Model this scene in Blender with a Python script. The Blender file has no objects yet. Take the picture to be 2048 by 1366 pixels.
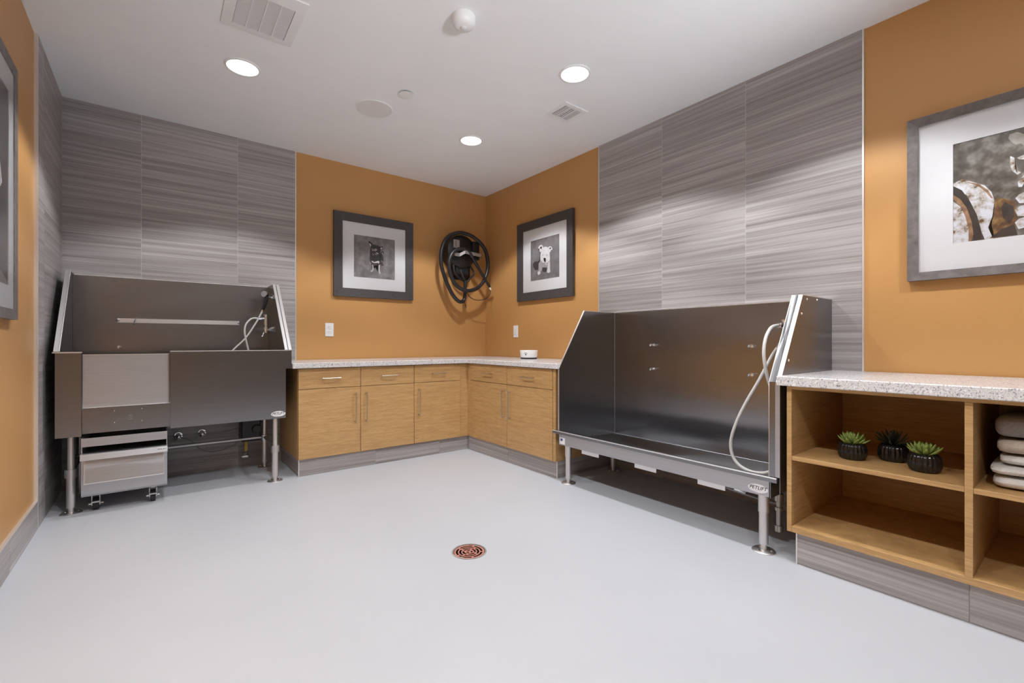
import bpy, bmesh, math, random
from mathutils import Vector, Matrix

# ------------------------------------------------------------------ camera, world, exposure
SC = bpy.context.scene
COL = SC.collection
cam_d = bpy.data.cameras.new('camera')
cam = bpy.data.objects.new('camera', cam_d)
COL.objects.link(cam)
cam.location = (-2.9914, -4.3468, 1.0102)
cam.rotation_euler = (math.pi / 2, 0, -0.6602)
cam_d.sensor_fit = 'HORIZONTAL'
cam_d.sensor_width = 36.0
cam_d.lens = 917.08 / 2048 * 36.0
cam_d.shift_y = 2.25 / 2048
cam_d.clip_start = 0.05
SC.camera = cam
world = bpy.data.worlds.new('world')
SC.world = world
world.use_nodes = True
world.node_tree.nodes['Background'].inputs[0].default_value = (0.9, 0.95, 1.0, 1)
world.node_tree.nodes['Background'].inputs[1].default_value = 0.3
SC.view_settings.view_transform = 'Standard'
SC.view_settings.look = 'None'
SC.view_settings.gamma = 1.0
SC.view_settings.use_curve_mapping = False
SC.view_settings.exposure = 0.0
SC.cycles.diffuse_bounces = 4
SC.cycles.glossy_bounces = 3
SC.cycles.max_bounces = 6
SC.cycles.use_light_tree = False
CAN_WATTS = 74.0
FILL_WATTS = 215.0
CAN_ANGLE = math.radians(119)
CAN_BLEND = 0.22

H = 2.686            # ceiling height
W = 3.497            # face of the left tiles is x = -W
TH = 0.3065          # tile module (one tile high, two wide)
YF = -5.30           # wall behind the camera
random.seed(7)

# ------------------------------------------------------------------ mesh helpers
ORG = {}

class MB:
    def __init__(s):
        s.bm = bmesh.new(); s.mi = 0
    def face(s, vs, smooth=False):
        try:
            f = s.bm.faces.new(vs); f.material_index = s.mi; f.smooth = smooth
            return f
        except ValueError:
            return None
    def v(s, p):
        return s.bm.verts.new(p)
    def box(s, x0, x1, y0, y1, z0, z1):
        x0, x1 = min(x0, x1), max(x0, x1); y0, y1 = min(y0, y1), max(y0, y1); z0, z1 = min(z0, z1), max(z0, z1)
        v = [s.v((x, y, z)) for z in (z0, z1) for y in (y0, y1) for x in (x0, x1)]
        for q in ((0, 2, 3, 1), (4, 5, 7, 6), (0, 1, 5, 4), (2, 6, 7, 3), (0, 4, 6, 2), (1, 3, 7, 5)):
            s.face([v[i] for i in q])
        return s
    def prism(s, poly, vec, smooth=False):
        vec = Vector(vec); poly = [Vector(p) for p in poly]
        a = [s.v(p) for p in poly]; b = [s.v(p + vec) for p in poly]
        n = len(poly)
        nrm = Vector((0, 0, 0))
        for i in range(n):
            p, q = poly[i], poly[(i + 1) % n]
            nrm += p.cross(q)
        flip = nrm.dot(vec) > 0
        s.face(a[::-1] if flip else a); s.face(b if flip else b[::-1])
        for i in range(n):
            j = (i + 1) % n
            q = [a[i], a[j], b[j], b[i]]
            s.face(q if flip else q[::-1], smooth)
        return s
    def cyl(s, p0, p1, r0, r1=None, n=18, caps=True, smooth=True):
        p0, p1 = Vector(p0), Vector(p1); r1 = r0 if r1 is None else r1
        d = (p1 - p0).normalized()
        u = d.orthogonal().normalized(); w = d.cross(u)
        A, B = [], []
        for i in range(n):
            a = 2 * math.pi * i / n; o = u * math.cos(a) + w * math.sin(a)
            A.append(s.v(p0 + o * r0)); B.append(s.v(p1 + o * r1))
        for i in range(n):
            j = (i + 1) % n
            s.face([A[i], A[j], B[j], B[i]], smooth)
        if caps:
            s.face(A[::-1]); s.face(B)
        return s
    def tube(s, pts, r, n=10, sub=6, closed=False, ends=True):
        P = [Vector(p) for p in pts]
        if sub > 1:
            Q = []; m = len(P)
            rng = m if closed else m - 1
            for i in range(rng):
                if closed:
                    p0, p1, p2, p3 = P[(i - 1) % m], P[i], P[(i + 1) % m], P[(i + 2) % m]
                else:
                    p1, p2 = P[i], P[i + 1]
                    p0 = P[i - 1] if i else p1 * 2 - p2
                    p3 = P[i + 2] if i + 2 < m else p2 * 2 - p1
                for k in range(sub):
                    t = k / sub
                    Q.append(0.5 * ((2 * p1) + (p2 - p0) * t + (2 * p0 - 5 * p1 + 4 * p2 - p3) * t * t + (3 * p1 - p0 - 3 * p2 + p3) * t ** 3))
            if not closed: Q.append(P[-1])
            P = Q
        rings = []; m = len(P); up = None
        for i in range(m):
            a = P[(i - 1) % m] if (closed or i) else P[i]
            b = P[(i + 1) % m] if (closed or i + 1 < m) else P[i]
            d = (b - a).normalized()
            if up is None: up = d.orthogonal().normalized()
            up = (up - d * up.dot(d)).normalized(); w = d.cross(up)
            rr = r(i / (m - 1)) if callable(r) else r
            rings.append([s.v(P[i] + (up * math.cos(2 * math.pi * k / n) + w * math.sin(2 * math.pi * k / n)) * rr) for k in range(n)])
        for i in range(m if closed else m - 1):
            A, B = rings[i], rings[(i + 1) % m]
            for k in range(n):
                s.face([A[k], A[(k + 1) % n], B[(k + 1) % n], B[k]], True)
        if ends and not closed:
            s.face(rings[0][::-1]); s.face(rings[-1])
        return s
    def lathe(s, c, prof, n=32, smooth=True, cap0=False, cap1=False, rad=None):
        c = Vector(c); R = []
        for r, z in prof:
            R.append([s.v(c + Vector((math.cos(2 * math.pi * k / n), math.sin(2 * math.pi * k / n), 0)) * (r * (rad(k / n) if rad else 1)) + Vector((0, 0, z))) for k in range(n)])
        for A, B in zip(R, R[1:]):
            for k in range(n):
                s.face([A[k], A[(k + 1) % n], B[(k + 1) % n], B[k]], smooth)
        if cap0: s.face(R[0][::-1])
        if cap1: s.face(R[-1])
        return s
    def ball(s, c, rx, ry=None, rz=None, n=14, m=9):
        ry = rx if ry is None else ry; rz = rx if rz is None else rz
        c = Vector(c); top = s.v(c + Vector((0, 0, rz))); bot = s.v(c - Vector((0, 0, rz))); R = []
        for i in range(1, m):
            t = math.pi * i / m
            R.append([s.v(c + Vector((rx * math.sin(t) * math.cos(2 * math.pi * k / n), ry * math.sin(t) * math.sin(2 * math.pi * k / n), rz * math.cos(t)))) for k in range(n)])
        for k in range(n):
            s.face([top, R[0][k], R[0][(k + 1) % n]], True)
            s.face([bot, R[-1][(k + 1) % n], R[-1][k]], True)
        for A, B in zip(R, R[1:]):
            for k in range(n):
                s.face([A[k], B[k], B[(k + 1) % n], A[(k + 1) % n]], True)
        return s
    def build(s, name, mats, parent=None, bevel=0.0, seg=2, origin=None):
        me = bpy.data.meshes.new(name)
        off = ORG.get(parent.name, Vector((0, 0, 0))) if parent else Vector(origin or (0, 0, 0))
        bmesh.ops.translate(s.bm, verts=s.bm.verts, vec=-off)
        bmesh.ops.recalc_face_normals(s.bm, faces=s.bm.faces)
        s.bm.to_mesh(me); s.bm.free()
        me.set_sharp_from_angle(angle=math.radians(38))
        for m in (mats if isinstance(mats, (list, tuple)) else [mats]): me.materials.append(m)
        o = bpy.data.objects.new(name, me); COL.objects.link(o)
        if parent: o.parent = parent
        else: o.location = off
        ORG[o.name] = off
        if bevel:
            b = o.modifiers.new('bevel', 'BEVEL'); b.width = bevel; b.segments = seg; b.limit_method = 'ANGLE'
        return o

def tag(o, label=None, cat=None, group=None, kind=None):
    if label: o['label'] = label
    if cat: o['category'] = cat
    if group: o['group'] = group
    if kind: o['kind'] = kind
    return o

def thing(name, loc, label, cat, group=None):
    o = bpy.data.objects.new(name, None); COL.objects.link(o)
    o.empty_display_size = 0.05; o.location = loc; ORG[o.name] = Vector(loc)
    return tag(o, label, cat, group)

def bx(name, m, parent, x0, x1, y0, y1, z0, z1, bevel=0.0, seg=2):
    return MB().box(x0, x1, y0, y1, z0, z1).build(name, m, parent, bevel, seg)

# ------------------------------------------------------------------ materials
def newmat(name):
    m = bpy.data.materials.new(name); m.use_nodes = True
    nt = m.node_tree; b = nt.nodes['Principled BSDF']
    return m, nt, b

def plain(name, col, rough=0.5, metal=0.0, spec=0.5, coat=0.0):
    m, nt, b = newmat(name)
    b.inputs['Base Color'].default_value = (*col, 1); b.inputs['Roughness'].default_value = rough
    b.inputs['Metallic'].default_value = metal; b.inputs['Specular IOR Level'].default_value = spec
    b.inputs['Coat Weight'].default_value = coat
    return m

def N(nt, t, **kw):
    n = nt.nodes.new(t)
    for k, v in kw.items(): setattr(n, k, v)
    return n

def noise(nt, vec_scale, scale=1.0, detail=3.0, rough=0.5, rnd=False, coord='Object'):
    tc = N(nt, 'ShaderNodeTexCoord'); mp = N(nt, 'ShaderNodeMapping')
    mp.inputs['Scale'].default_value = vec_scale
    nt.links.new(tc.outputs[coord], mp.inputs['Vector'])
    t = N(nt, 'ShaderNodeTexNoise', noise_dimensions='4D' if rnd else '3D')
    t.inputs['Scale'].default_value = scale; t.inputs['Detail'].default_value = detail; t.inputs['Roughness'].default_value = rough
    nt.links.new(mp.outputs[0], t.inputs['Vector'])
    if rnd:
        oi = N(nt, 'ShaderNodeObjectInfo'); mm = N(nt, 'ShaderNodeMath', operation='MULTIPLY'); mm.inputs[1].default_value = 37.0
        nt.links.new(oi.outputs['Random'], mm.inputs[0]); nt.links.new(mm.outputs[0], t.inputs['W'])
    return t.outputs['Fac']

def ramp(nt, fac, stops):
    r = N(nt, 'ShaderNodeValToRGB'); e = r.color_ramp.elements
    while len(e) < len(stops): e.new(0.5)
    for i, (p, c) in enumerate(stops):
        e[i].position = p; e[i].color = (*c, 1)
    nt.links.new(fac, r.inputs[0])
    return r.outputs[0]

def mix(nt, fac, a, b, mode='MIX'):
    m = N(nt, 'ShaderNodeMix', data_type='RGBA', blend_type=mode)
    if isinstance(fac, float): m.inputs[0].default_value = fac
    else: nt.links.new(fac, m.inputs[0])
    for s, x in ((6, a), (7, b)):
        if isinstance(x, tuple): m.inputs[s].default_value = (*x, 1)
        else: nt.links.new(x, m.inputs[s])
    return m.outputs[2]

def bump(nt, b, fac, strength, dist=0.01):
    n = N(nt, 'ShaderNodeBump'); n.inputs['Strength'].default_value = strength; n.inputs['Distance'].default_value = dist
    nt.links.new(fac, n.inputs['Height']); nt.links.new(n.outputs[0], b.inputs['Normal'])

def m_tile():
    m, nt, b = newmat('striped_tile')
    a = noise(nt, (0.55, 0.55, 34), 1.0, 4, 0.6, rnd=True)
    c = noise(nt, (1.2, 1.2, 150), 1.0, 3, 0.6, rnd=True)
    ca = ramp(nt, a, [(0.24, (0.140, 0.121, 0.117)), (0.50, (0.245, 0.225, 0.222)), (0.78, (0.368, 0.352, 0.353))])
    cb = ramp(nt, c, [(0.35, (0.70, 0.70, 0.70)), (0.65, (1.0, 1.0, 1.0))])
    col = mix(nt, 1.0, ca, cb, 'MULTIPLY')
    oi = N(nt, 'ShaderNodeObjectInfo'); mr = N(nt, 'ShaderNodeMapRange')
    mr.inputs['To Min'].default_value = 1.60; mr.inputs['To Max'].default_value = 1.82
    nt.links.new(oi.outputs['Random'], mr.inputs[0])
    vm = N(nt, 'ShaderNodeVectorMath', operation='SCALE'); nt.links.new(col, vm.inputs[0]); nt.links.new(mr.outputs[0], vm.inputs['Scale'])
    nt.links.new(vm.outputs[0], b.inputs['Base Color'])
    b.inputs['Roughness'].default_value = 0.42; b.inputs['Specular IOR Level'].default_value = 0.45
    return m

def m_paint(name, col, rough):
    m, nt, b = newmat(name)
    f = noise(nt, (1, 1, 1), 1.3, 3, 0.5)
    nt.links.new(ramp(nt, f, [(0.3, tuple(c * 0.97 for c in col)), (0.7, tuple(min(1, c * 1.03) for c in col))]), b.inputs['Base Color'])
    b.inputs['Roughness'].default_value = rough; b.inputs['Specular IOR Level'].default_value = 0.35
    return m

def m_floor():
    m, nt, b = newmat('epoxy_floor')
    f = noise(nt, (1, 1, 1), 0.9, 4, 0.55)
    c1 = ramp(nt, f, [(0.25, (0.53, 0.545, 0.585)), (0.75, (0.585, 0.595, 0.630))])
    nt.links.new(c1, b.inputs['Base Color'])
    b.inputs['Roughness'].default_value = 0.46; b.inputs['Specular IOR Level'].default_value = 0.4
    return m

def m_steel(name, col, rough, aniso=0.6, wav=0.0):
    m, nt, b = newmat(name)
    f = noise(nt, (3.0, 3.0, 120), 1.0, 2, 0.5)
    nt.links.new(ramp(nt, f, [(0.3, tuple(c * 0.93 for c in col)), (0.7, col)]), b.inputs['Base Color'])
    b.inputs['Metallic'].default_value = 1.0; b.inputs['Roughness'].default_value = rough
    b.inputs['Anisotropic'].default_value = aniso
    t = N(nt, 'ShaderNodeTangent', direction_type='RADIAL', axis='Z')
    nt.links.new(t.outputs[0], b.inputs['Tangent'])
    if wav:
        g = noise(nt, (1.0, 1.0, 2.2), 1.7, 1, 0.4)
        bump(nt, b, g, wav, 0.05)
    return m

def m_wood():
    m, nt, b = newmat('oak_veneer')
    a = noise(nt, (3.5, 3.5, 55), 1.0, 4, 0.6, rnd=True)
    c = noise(nt, (14, 14, 230), 1.0, 3, 0.6, rnd=True)
    ca = ramp(nt, a, [(0.25, (0.500, 0.290, 0.118)), (0.52, (0.572, 0.347, 0.148)), (0.78, (0.630, 0.402, 0.185))])
    cb = ramp(nt, c, [(0.35, (0.80, 0.78, 0.74)), (0.6, (1.0, 1.0, 1.0))])
    nt.links.new(mix(nt, 1.0, ca, cb, 'MULTIPLY'), b.inputs['Base Color'])
    b.inputs['Roughness'].default_value = 0.42; b.inputs['Specular IOR Level'].default_value = 0.4
    return m

def m_granite():
    m, nt, b = newmat('speckled_granite')
    a = noise(nt, (1, 1, 1), 150, 2, 0.5); c = noise(nt, (1, 1, 1), 85, 3, 0.6); d = noise(nt, (1, 1, 1), 300, 1, 0.5)
    base = ramp(nt, d, [(0.3, (0.56, 0.54, 0.545)), (0.7, (0.82, 0.80, 0.80))])
    f1 = ramp(nt, a, [(0.36, (1, 1, 1)), (0.42, (0, 0, 0))]); f2 = ramp(nt, c, [(0.30, (1, 1, 1)), (0.36, (0, 0, 0))])
    f3 = ramp(nt, c, [(0.60, (0, 0, 0)), (0.66, (1, 1, 1))])
    x = mix(nt, f1, base, (0.33, 0.31, 0.32)); x = mix(nt, f3, x, (0.88, 0.87, 0.88)); x = mix(nt, f2, x, (0.20, 0.185, 0.19))
    nt.links.new(x, b.inputs['Base Color']); b.inputs['Roughness'].default_value = 0.22
    return m

def m_mottle(name, stops, scale, rough=0.7, detail=5):
    m, nt, b = newmat(name)
    nt.links.new(ramp(nt, noise(nt, (1, 1, 1), scale, detail, 0.6), stops), b.inputs['Base Color'])
    b.inputs['Roughness'].default_value = rough
    return m

def m_glass():
    m = bpy.data.materials.new('picture_glass'); m.use_nodes = True; nt = m.node_tree
    nt.nodes.remove(nt.nodes['Principled BSDF'])
    tr = N(nt, 'ShaderNodeBsdfTransparent'); gl = N(nt, 'ShaderNodeBsdfGlossy'); gl.inputs['Roughness'].default_value = 0.22
    fr = N(nt, 'ShaderNodeFresnel'); ge = N(nt, 'ShaderNodeNewGeometry'); io = N(nt, 'ShaderNodeMapRange')
    io.inputs['To Min'].default_value = 1.45; io.inputs['To Max'].default_value = 1 / 1.45
    nt.links.new(ge.outputs['Backfacing'], io.inputs[0]); nt.links.new(io.outputs[0], fr.inputs['IOR']); mx = N(nt, 'ShaderNodeMixShader')
    nt.links.new(fr.outputs[0], mx.inputs[0]); nt.links.new(tr.outputs[0], mx.inputs[1]); nt.links.new(gl.outputs[0], mx.inputs[2])
    nt.links.new(mx.outputs[0], nt.nodes['Material Output'].inputs['Surface'])
    return m

def m_emit(name, col, st):
    m, nt, b = newmat(name)
    b.inputs['Base Color'].default_value = (0.9, 0.9, 0.9, 1)
    b.inputs['Emission Color'].default_value = (*col, 1); b.inputs['Emission Strength'].default_value = st
    m.cycles.emission_sampling = 'NONE'
    return m

M = dict(
    tile=m_tile(), orange=m_paint('orange_paint', (0.56, 0.298, 0.108), 0.42), white_paint=m_paint('ceiling_paint', (0.885, 0.90, 0.92), 0.75),
    floor=m_floor(), taupe=m_paint('taupe_paint', (0.20, 0.175, 0.16), 0.5), grout=plain('grout', (0.52, 0.50, 0.49), 0.9), alu=plain('aluminium_edge', (0.80, 0.77, 0.74), 0.35, 0.6),
    steel=m_steel('brushed_steel', (0.30, 0.300, 0.312), 0.30, 0.8), steel_wavy=m_steel('brushed_steel_sheet', (0.40, 0.405, 0.43), 0.24, 0.85, 0.10),
    steel_satin=m_steel('satin_steel', (0.58, 0.59, 0.62), 0.46, 0.3), steel_edge=plain('polished_steel_edge', (0.90, 0.89, 0.90), 0.38, 1.0),
    steel_leg=plain('steel_tube', (0.74, 0.72, 0.715), 0.42, 1.0), chrome=plain('chrome', (0.92, 0.92, 0.93), 0.17, 1.0),
    wood=m_wood(), granite=m_granite(),
    pull=plain('satin_nickel', (0.62, 0.55, 0.47), 0.3, 1.0), black=plain('black_plastic', (0.012, 0.012, 0.014), 0.35),
    rubber=plain('black_rubber', (0.02, 0.02, 0.022), 0.6), hose_black=plain('black_hose', (0.022, 0.021, 0.024), 0.32),
    hose=plain('grey_hose', (0.66, 0.64, 0.62), 0.45), white=plain('white_plastic', (0.86, 0.86, 0.87), 0.35), white_metal=plain('white_grille', (0.84, 0.84, 0.85), 0.5),
    grey_vent=plain('grille_mesh', (0.76, 0.745, 0.75), 0.6), dark=plain('dark_void', (0.03, 0.03, 0.03), 0.9), lens=m_emit('lamp_lens', (1.0, 0.985, 0.97), 5.0),
    frame_dark=m_mottle('charcoal_frame', [(0.3, (0.050, 0.045, 0.045)), (0.7, (0.072, 0.064, 0.063))], 40, 0.5),
    frame_pewter=m_mottle('pewter_frame', [(0.3, (0.115, 0.100, 0.095)), (0.7, (0.20, 0.175, 0.168))], 26, 0.42),
    mat_board=plain('mat_board', (0.74, 0.745, 0.77), 0.8), glass=m_glass(),
    p_back=m_mottle('print_backdrop', [(0.3, (0.10, 0.092, 0.094)), (0.5, (0.185, 0.175, 0.18)), (0.7, (0.31, 0.30, 0.31))], 11, 0.7),
    p_back2=m_mottle('print_backdrop_plain', [(0.3, (0.13, 0.125, 0.13)), (0.7, (0.25, 0.24, 0.255))], 11, 0.7),
    p_black=plain('print_black', (0.012, 0.010, 0.011), 0.7), p_dark=plain('print_dark', (0.045, 0.04, 0.043), 0.7), p_mid=plain('print_mid', (0.27, 0.25, 0.25), 0.7),
    p_grey=m_mottle('print_grey', [(0.3, (0.30, 0.29, 0.31)), (0.7, (0.46, 0.45, 0.47))], 40, 0.7), p_light=plain('print_light', (0.62, 0.59, 0.59), 0.7), p_white=m_mottle('print_white', [(0.3, (0.62, 0.61, 0.64)), (0.7, (0.80, 0.79, 0.81))], 40, 0.7),
    a_back=m_mottle('art_concrete', [(0.34, (0.030, 0.022, 0.015)), (0.48, (0.085, 0.070, 0.054)), (0.68, (0.24, 0.22, 0.20))], 20, 0.7, 8),
    a_white=m_mottle('art_peeling_white', [(0.34, (0.12, 0.06, 0.02)), (0.43, (0.46, 0.42, 0.38)), (0.56, (0.66, 0.67, 0.73))], 30, 0.7, 8),
    a_rust=m_mottle('art_rust', [(0.3, (0.035, 0.014, 0.006)), (0.5, (0.13, 0.055, 0.014)), (0.7, (0.30, 0.19, 0.06))], 34, 0.7, 8),
    a_rustl=m_mottle('art_rust_edge', [(0.3, (0.12, 0.05, 0.02)), (0.7, (0.42, 0.24, 0.12))], 30, 0.7), a_dark=m_mottle('art_dark', [(0.3, (0.008, 0.006, 0.006)), (0.7, (0.05, 0.032, 0.025))], 22, 0.7), a_pale=m_mottle('art_pale', [(0.3, (0.20, 0.18, 0.15)), (0.7, (0.40, 0.37, 0.33))], 20, 0.7),
    drain_red=m_mottle('red_oxide_grate', [(0.3, (0.40, 0.145, 0.105)), (0.7, (0.58, 0.27, 0.215))], 60, 0.6), drain_rim=m_mottle('drain_rim', [(0.3, (0.22, 0.20, 0.18)), (0.7, (0.42, 0.40, 0.37))], 30, 0.6),
    pot=plain('glossy_black_pot', (0.010, 0.009, 0.010), 0.12, 0, 0.6), leaf=m_mottle('succulent_leaf', [(0.3, (0.13, 0.19, 0.035)), (0.7, (0.25, 0.33, 0.075))], 30, 0.5),
    leaf_dark=m_mottle('dark_leaf', [(0.3, (0.018, 0.034, 0.026)), (0.7, (0.04, 0.062, 0.05))], 30, 0.5), soil=plain('soil', (0.02, 0.015, 0.01), 0.9),
    towel=m_mottle('towel_cotton', [(0.3, (0.56, 0.53, 0.50)), (0.7, (0.68, 0.65, 0.62))], 160, 0.95), towel2=m_mottle('towel_cotton_tan', [(0.3, (0.40, 0.33, 0.27)), (0.7, (0.50, 0.42, 0.35))], 160, 0.95), towel3=m_mottle('towel_cotton_grey', [(0.3, (0.26, 0.25, 0.24)), (0.7, (0.34, 0.33, 0.32))], 160, 0.95),
    yellow=plain('yellow_valve_handle', (0.62, 0.42, 0.05), 0.5), blue=plain('blue_mark', (0.05, 0.07, 0.35), 0.6), brass=plain('pipe_metal', (0.45, 0.42, 0.38), 0.4, 1.0), ink=plain('printed_black', (0.02, 0.02, 0.025), 0.6), ink_grey=plain('printed_grey', (0.45, 0.45, 0.47), 0.6),
    braid=plain('braided_hose', (0.30, 0.28, 0.27), 0.4, 0.8), tag_silver=plain('silver_label', (0.50, 0.50, 0.47), 0.4, 0.5), bar=plain('brushed_aluminium', (0.62, 0.61, 0.62), 0.35, 1.0),
)

def text(name, body, m, parent, loc, rot, size, shear=0.0, extrude=0.0002):
    c = bpy.data.curves.new(name, 'FONT'); c.body = body; c.size = size; c.shear = shear; c.extrude = extrude
    c.align_x = 'CENTER'; c.align_y = 'CENTER'; c.offset = size * 0.012; c.resolution_u = 4
    f = bpy.data.objects.new(name, c); COL.objects.link(f)
    me = bpy.data.meshes.new_from_object(f.evaluated_get(bpy.context.evaluated_depsgraph_get()))
    bpy.data.objects.remove(f); bpy.data.curves.remove(c)
    me.name = name; me.materials.clear(); me.materials.append(m)
    o = bpy.data.objects.new(name, me); COL.objects.link(o)
    o.parent = parent; o.location = Vector(loc) - ORG[parent.name]; o.rotation_euler = rot
    return o


# ------------------------------------------------------------------ room shell
def struct(o):
    o['kind'] = 'structure'; return o

DR = (-1.794, -2.467); DRR = 0.083
def make_floor():
    mb = MB(); bm = mb.bm
    x0, x1, y0, y1 = -W - 0.115, 0.1, YF - 0.1, 0.1
    outer = [bm.verts.new(p) for p in ((x0, y0, 0), (x1, y0, 0), (x1, y1, 0), (x0, y1, 0))]
    ring = [bm.verts.new((DR[0] + DRR * math.cos(2 * math.pi * k / 40), DR[1] + DRR * math.sin(2 * math.pi * k / 40), 0)) for k in range(40)]
    ed = [bm.edges.new((outer[i], outer[(i + 1) % 4])) for i in range(4)] + [bm.edges.new((ring[i], ring[(i + 1) % 40])) for i in range(40)]
    bmesh.ops.triangle_fill(bm, use_beauty=True, edges=ed)
    fs = [f for f in bm.faces if (f.calc_center_median().xy - Vector(DR)).length < DRR * 0.98]
    bmesh.ops.delete(bm, geom=fs, context='FACES_ONLY')
    o = mb.build('floor', M['floor'])
    for f in o.data.polygons:
        pass
    return struct(o)
fl = make_floor()
# make sure the floor faces up
if fl.data.polygons[0].normal.z < 0: fl.data.flip_normals()
struct(bx('ceiling', M['white_paint'], None, -W - 0.115, 0.1, YF - 0.1, 0.1, H, H + 0.1))
wall_back = struct(bx('wall_back', M['orange'], None, -W - 0.115, 0.1, 0.0, 0.1, 0, H))
wall_right = struct(bx('wall_right', M['orange'], None, 0.0, 0.1, YF, 0.0, 0, H))
wall_left = struct(bx('wall_left', M['orange'], None, -W - 0.115, -W - 0.015, YF, 0.0, 0, H))
struct(bx('wall_front', M['taupe'], None, -W - 0.115, 0.1, YF - 0.1, YF, 0, H))

ROWS = [0.0] + [1.468 + k * TH for k in range(-4, 4)] + [H]
G = 0.0015
_tile_mesh = {}
def tile_obj(parent, axis, a0, a1, z0, z1, face, depth, name='tile'):
    """one ceramic tile; axis 'x' = lies along x facing -y, 'y+'/'y-' = lies along y facing -x / +x"""
    w, h = a1 - a0 - 2 * G, z1 - z0 - 2 * G
    key = (axis, round(w, 4), round(h, 4), round(depth, 4))
    if key not in _tile_mesh:
        mb = MB()
        if axis == 'x': mb.box(-w / 2, w / 2, 0, depth, -h / 2, h / 2)
        elif axis == 'y-': mb.box(0, depth, -w / 2, w / 2, -h / 2, h / 2)
        else: mb.box(-depth, 0, -w / 2, w / 2, -h / 2, h / 2)
        me = bpy.data.meshes.new(name); bmesh.ops.recalc_face_normals(mb.bm, faces=mb.bm.faces)
        mb.bm.to_mesh(me); mb.bm.free(); me.materials.append(M['tile']); _tile_mesh[key] = me
    o = bpy.data.objects.new(name, _tile_mesh[key]); COL.objects.link(o); o.parent = parent
    c = (a0 + a1) / 2; zc = (z0 + z1) / 2
    p = Vector((c, face, zc)) if axis == 'x' else Vector((face, c, zc))
    o.location = p - ORG.get(parent.name, Vector((0, 0, 0)))
    return o
def tiled(parent, axis, cols, rows, face, depth):
    for a0, a1 in zip(cols, cols[1:]):
        for z0, z1 in zip(rows, rows[1:]):
            tile_obj(parent, axis, a0, a1, z0, z1, face, depth)
# back wall tiles
bx('grout', M['grout'], wall_back, -W, -2.028, -0.0092, 0.0, 0, H)
tiled(wall_back, 'x', [-W, -3.0764, -2.4634, -2.028], ROWS, -0.010, 0.004)
# right wall tiles
bx('grout', M['grout'], wall_right, -0.0092, 0.0, -3.5589, -1.7165, 0, H)
tiled(wall_right, 'y-', [-3.5589, -2.945, -2.331, -1.7165], ROWS, -0.010, 0.004)
# left wall tiles
bx('grout', M['grout'], wall_left, -W - 0.015, -W - 0.0008, -0.80, -0.010, 0, H)
tiled(wall_left, 'y+', [-0.80, -0.6235, -0.010], ROWS, -W, 0.004)
# metal edge strips
struct(bx('trim_1', M['alu'], None, -2.028, -2.021, -0.0125, 0, 0, H))
struct(bx('trim_2', M['alu'], None, -0.0125, 0, -1.7165, -1.7095, 0, H))
struct(bx('trim_3', M['alu'], None, -0.0125, 0, -3.567, -3.5589, 0, H))
struct(bx('trim_4', M['alu'], None, -W - 0.015, -W + 0.001, -0.809, -0.80, 0, H))
# left baseboard of the same tile
bb = struct(bx('baseboard_left', M['grout'], None, -W - 0.0148, -W - 0.0008, YF, -0.81, 0, 0.149))
tiled(bb, 'y+', [YF, -4.48, -3.867, -3.254, -2.641, -2.028, -1.415, -0.81], [0.0, 0.149], -W, 0.004)
bx('edge_strip', M['alu'], bb, -W - 0.0148, -W + 0.0005, YF, -0.81, 0.149, 0.154)
# toe kicks under the cabinets (tiles on a plinth)
def toe_A(name):
    mb = MB()
    mb.prism([(-2.1415, -0.6365, 0), (-0.6365, -0.6365, 0), (-0.6365, -1.8615, 0), (-0.02, -1.8615, 0), (-0.02, -0.02, 0), (-2.1415, -0.02, 0)], (0, 0, 0.13))
    o = struct(mb.build(name, M['grout']))
    tiled(o, 'x', [-2.145, -1.55, -0.95, -0.640], [0.002, 0.128], -0.640, 0.0034)
    tiled(o, 'y-', [-1.865, -1.263, -0.6405], [0.002, 0.128], -0.640, 0.0034)
    tile_obj(o, 'y-', -0.636, -0.03, 0.002, 0.128, -2.145, 0.0034)
    tile_obj(o, 'x', -0.636, -0.03, 0.002, 0.128, -1.865, 0.0034)
    bx('edge_strip', M['alu'], o, -2.147, -2.141, -0.642, -0.636, 0, 0.130)
    bx('edge_strip', M['alu'], o, -0.642, -0.636, -1.867, -1.861, 0, 0.130)
    return o
toe_A('trim_5')
o = struct(bx('trim_6', M['grout'], None, -0.6735, -0.02, -4.66, -3.4915, 0, 0.145))
tiled(o, 'y-', [-4.66, -4.053, -3.488], [0.002, 0.143], -0.677, 0.0034)
tile_obj(o, 'x', -0.673, -0.03, 0.002, 0.143, -3.488, -0.0034)
bx('edge_strip', M['alu'], o, -0.679, -0.673, -3.492, -3.486, 0, 0.145)

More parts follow.
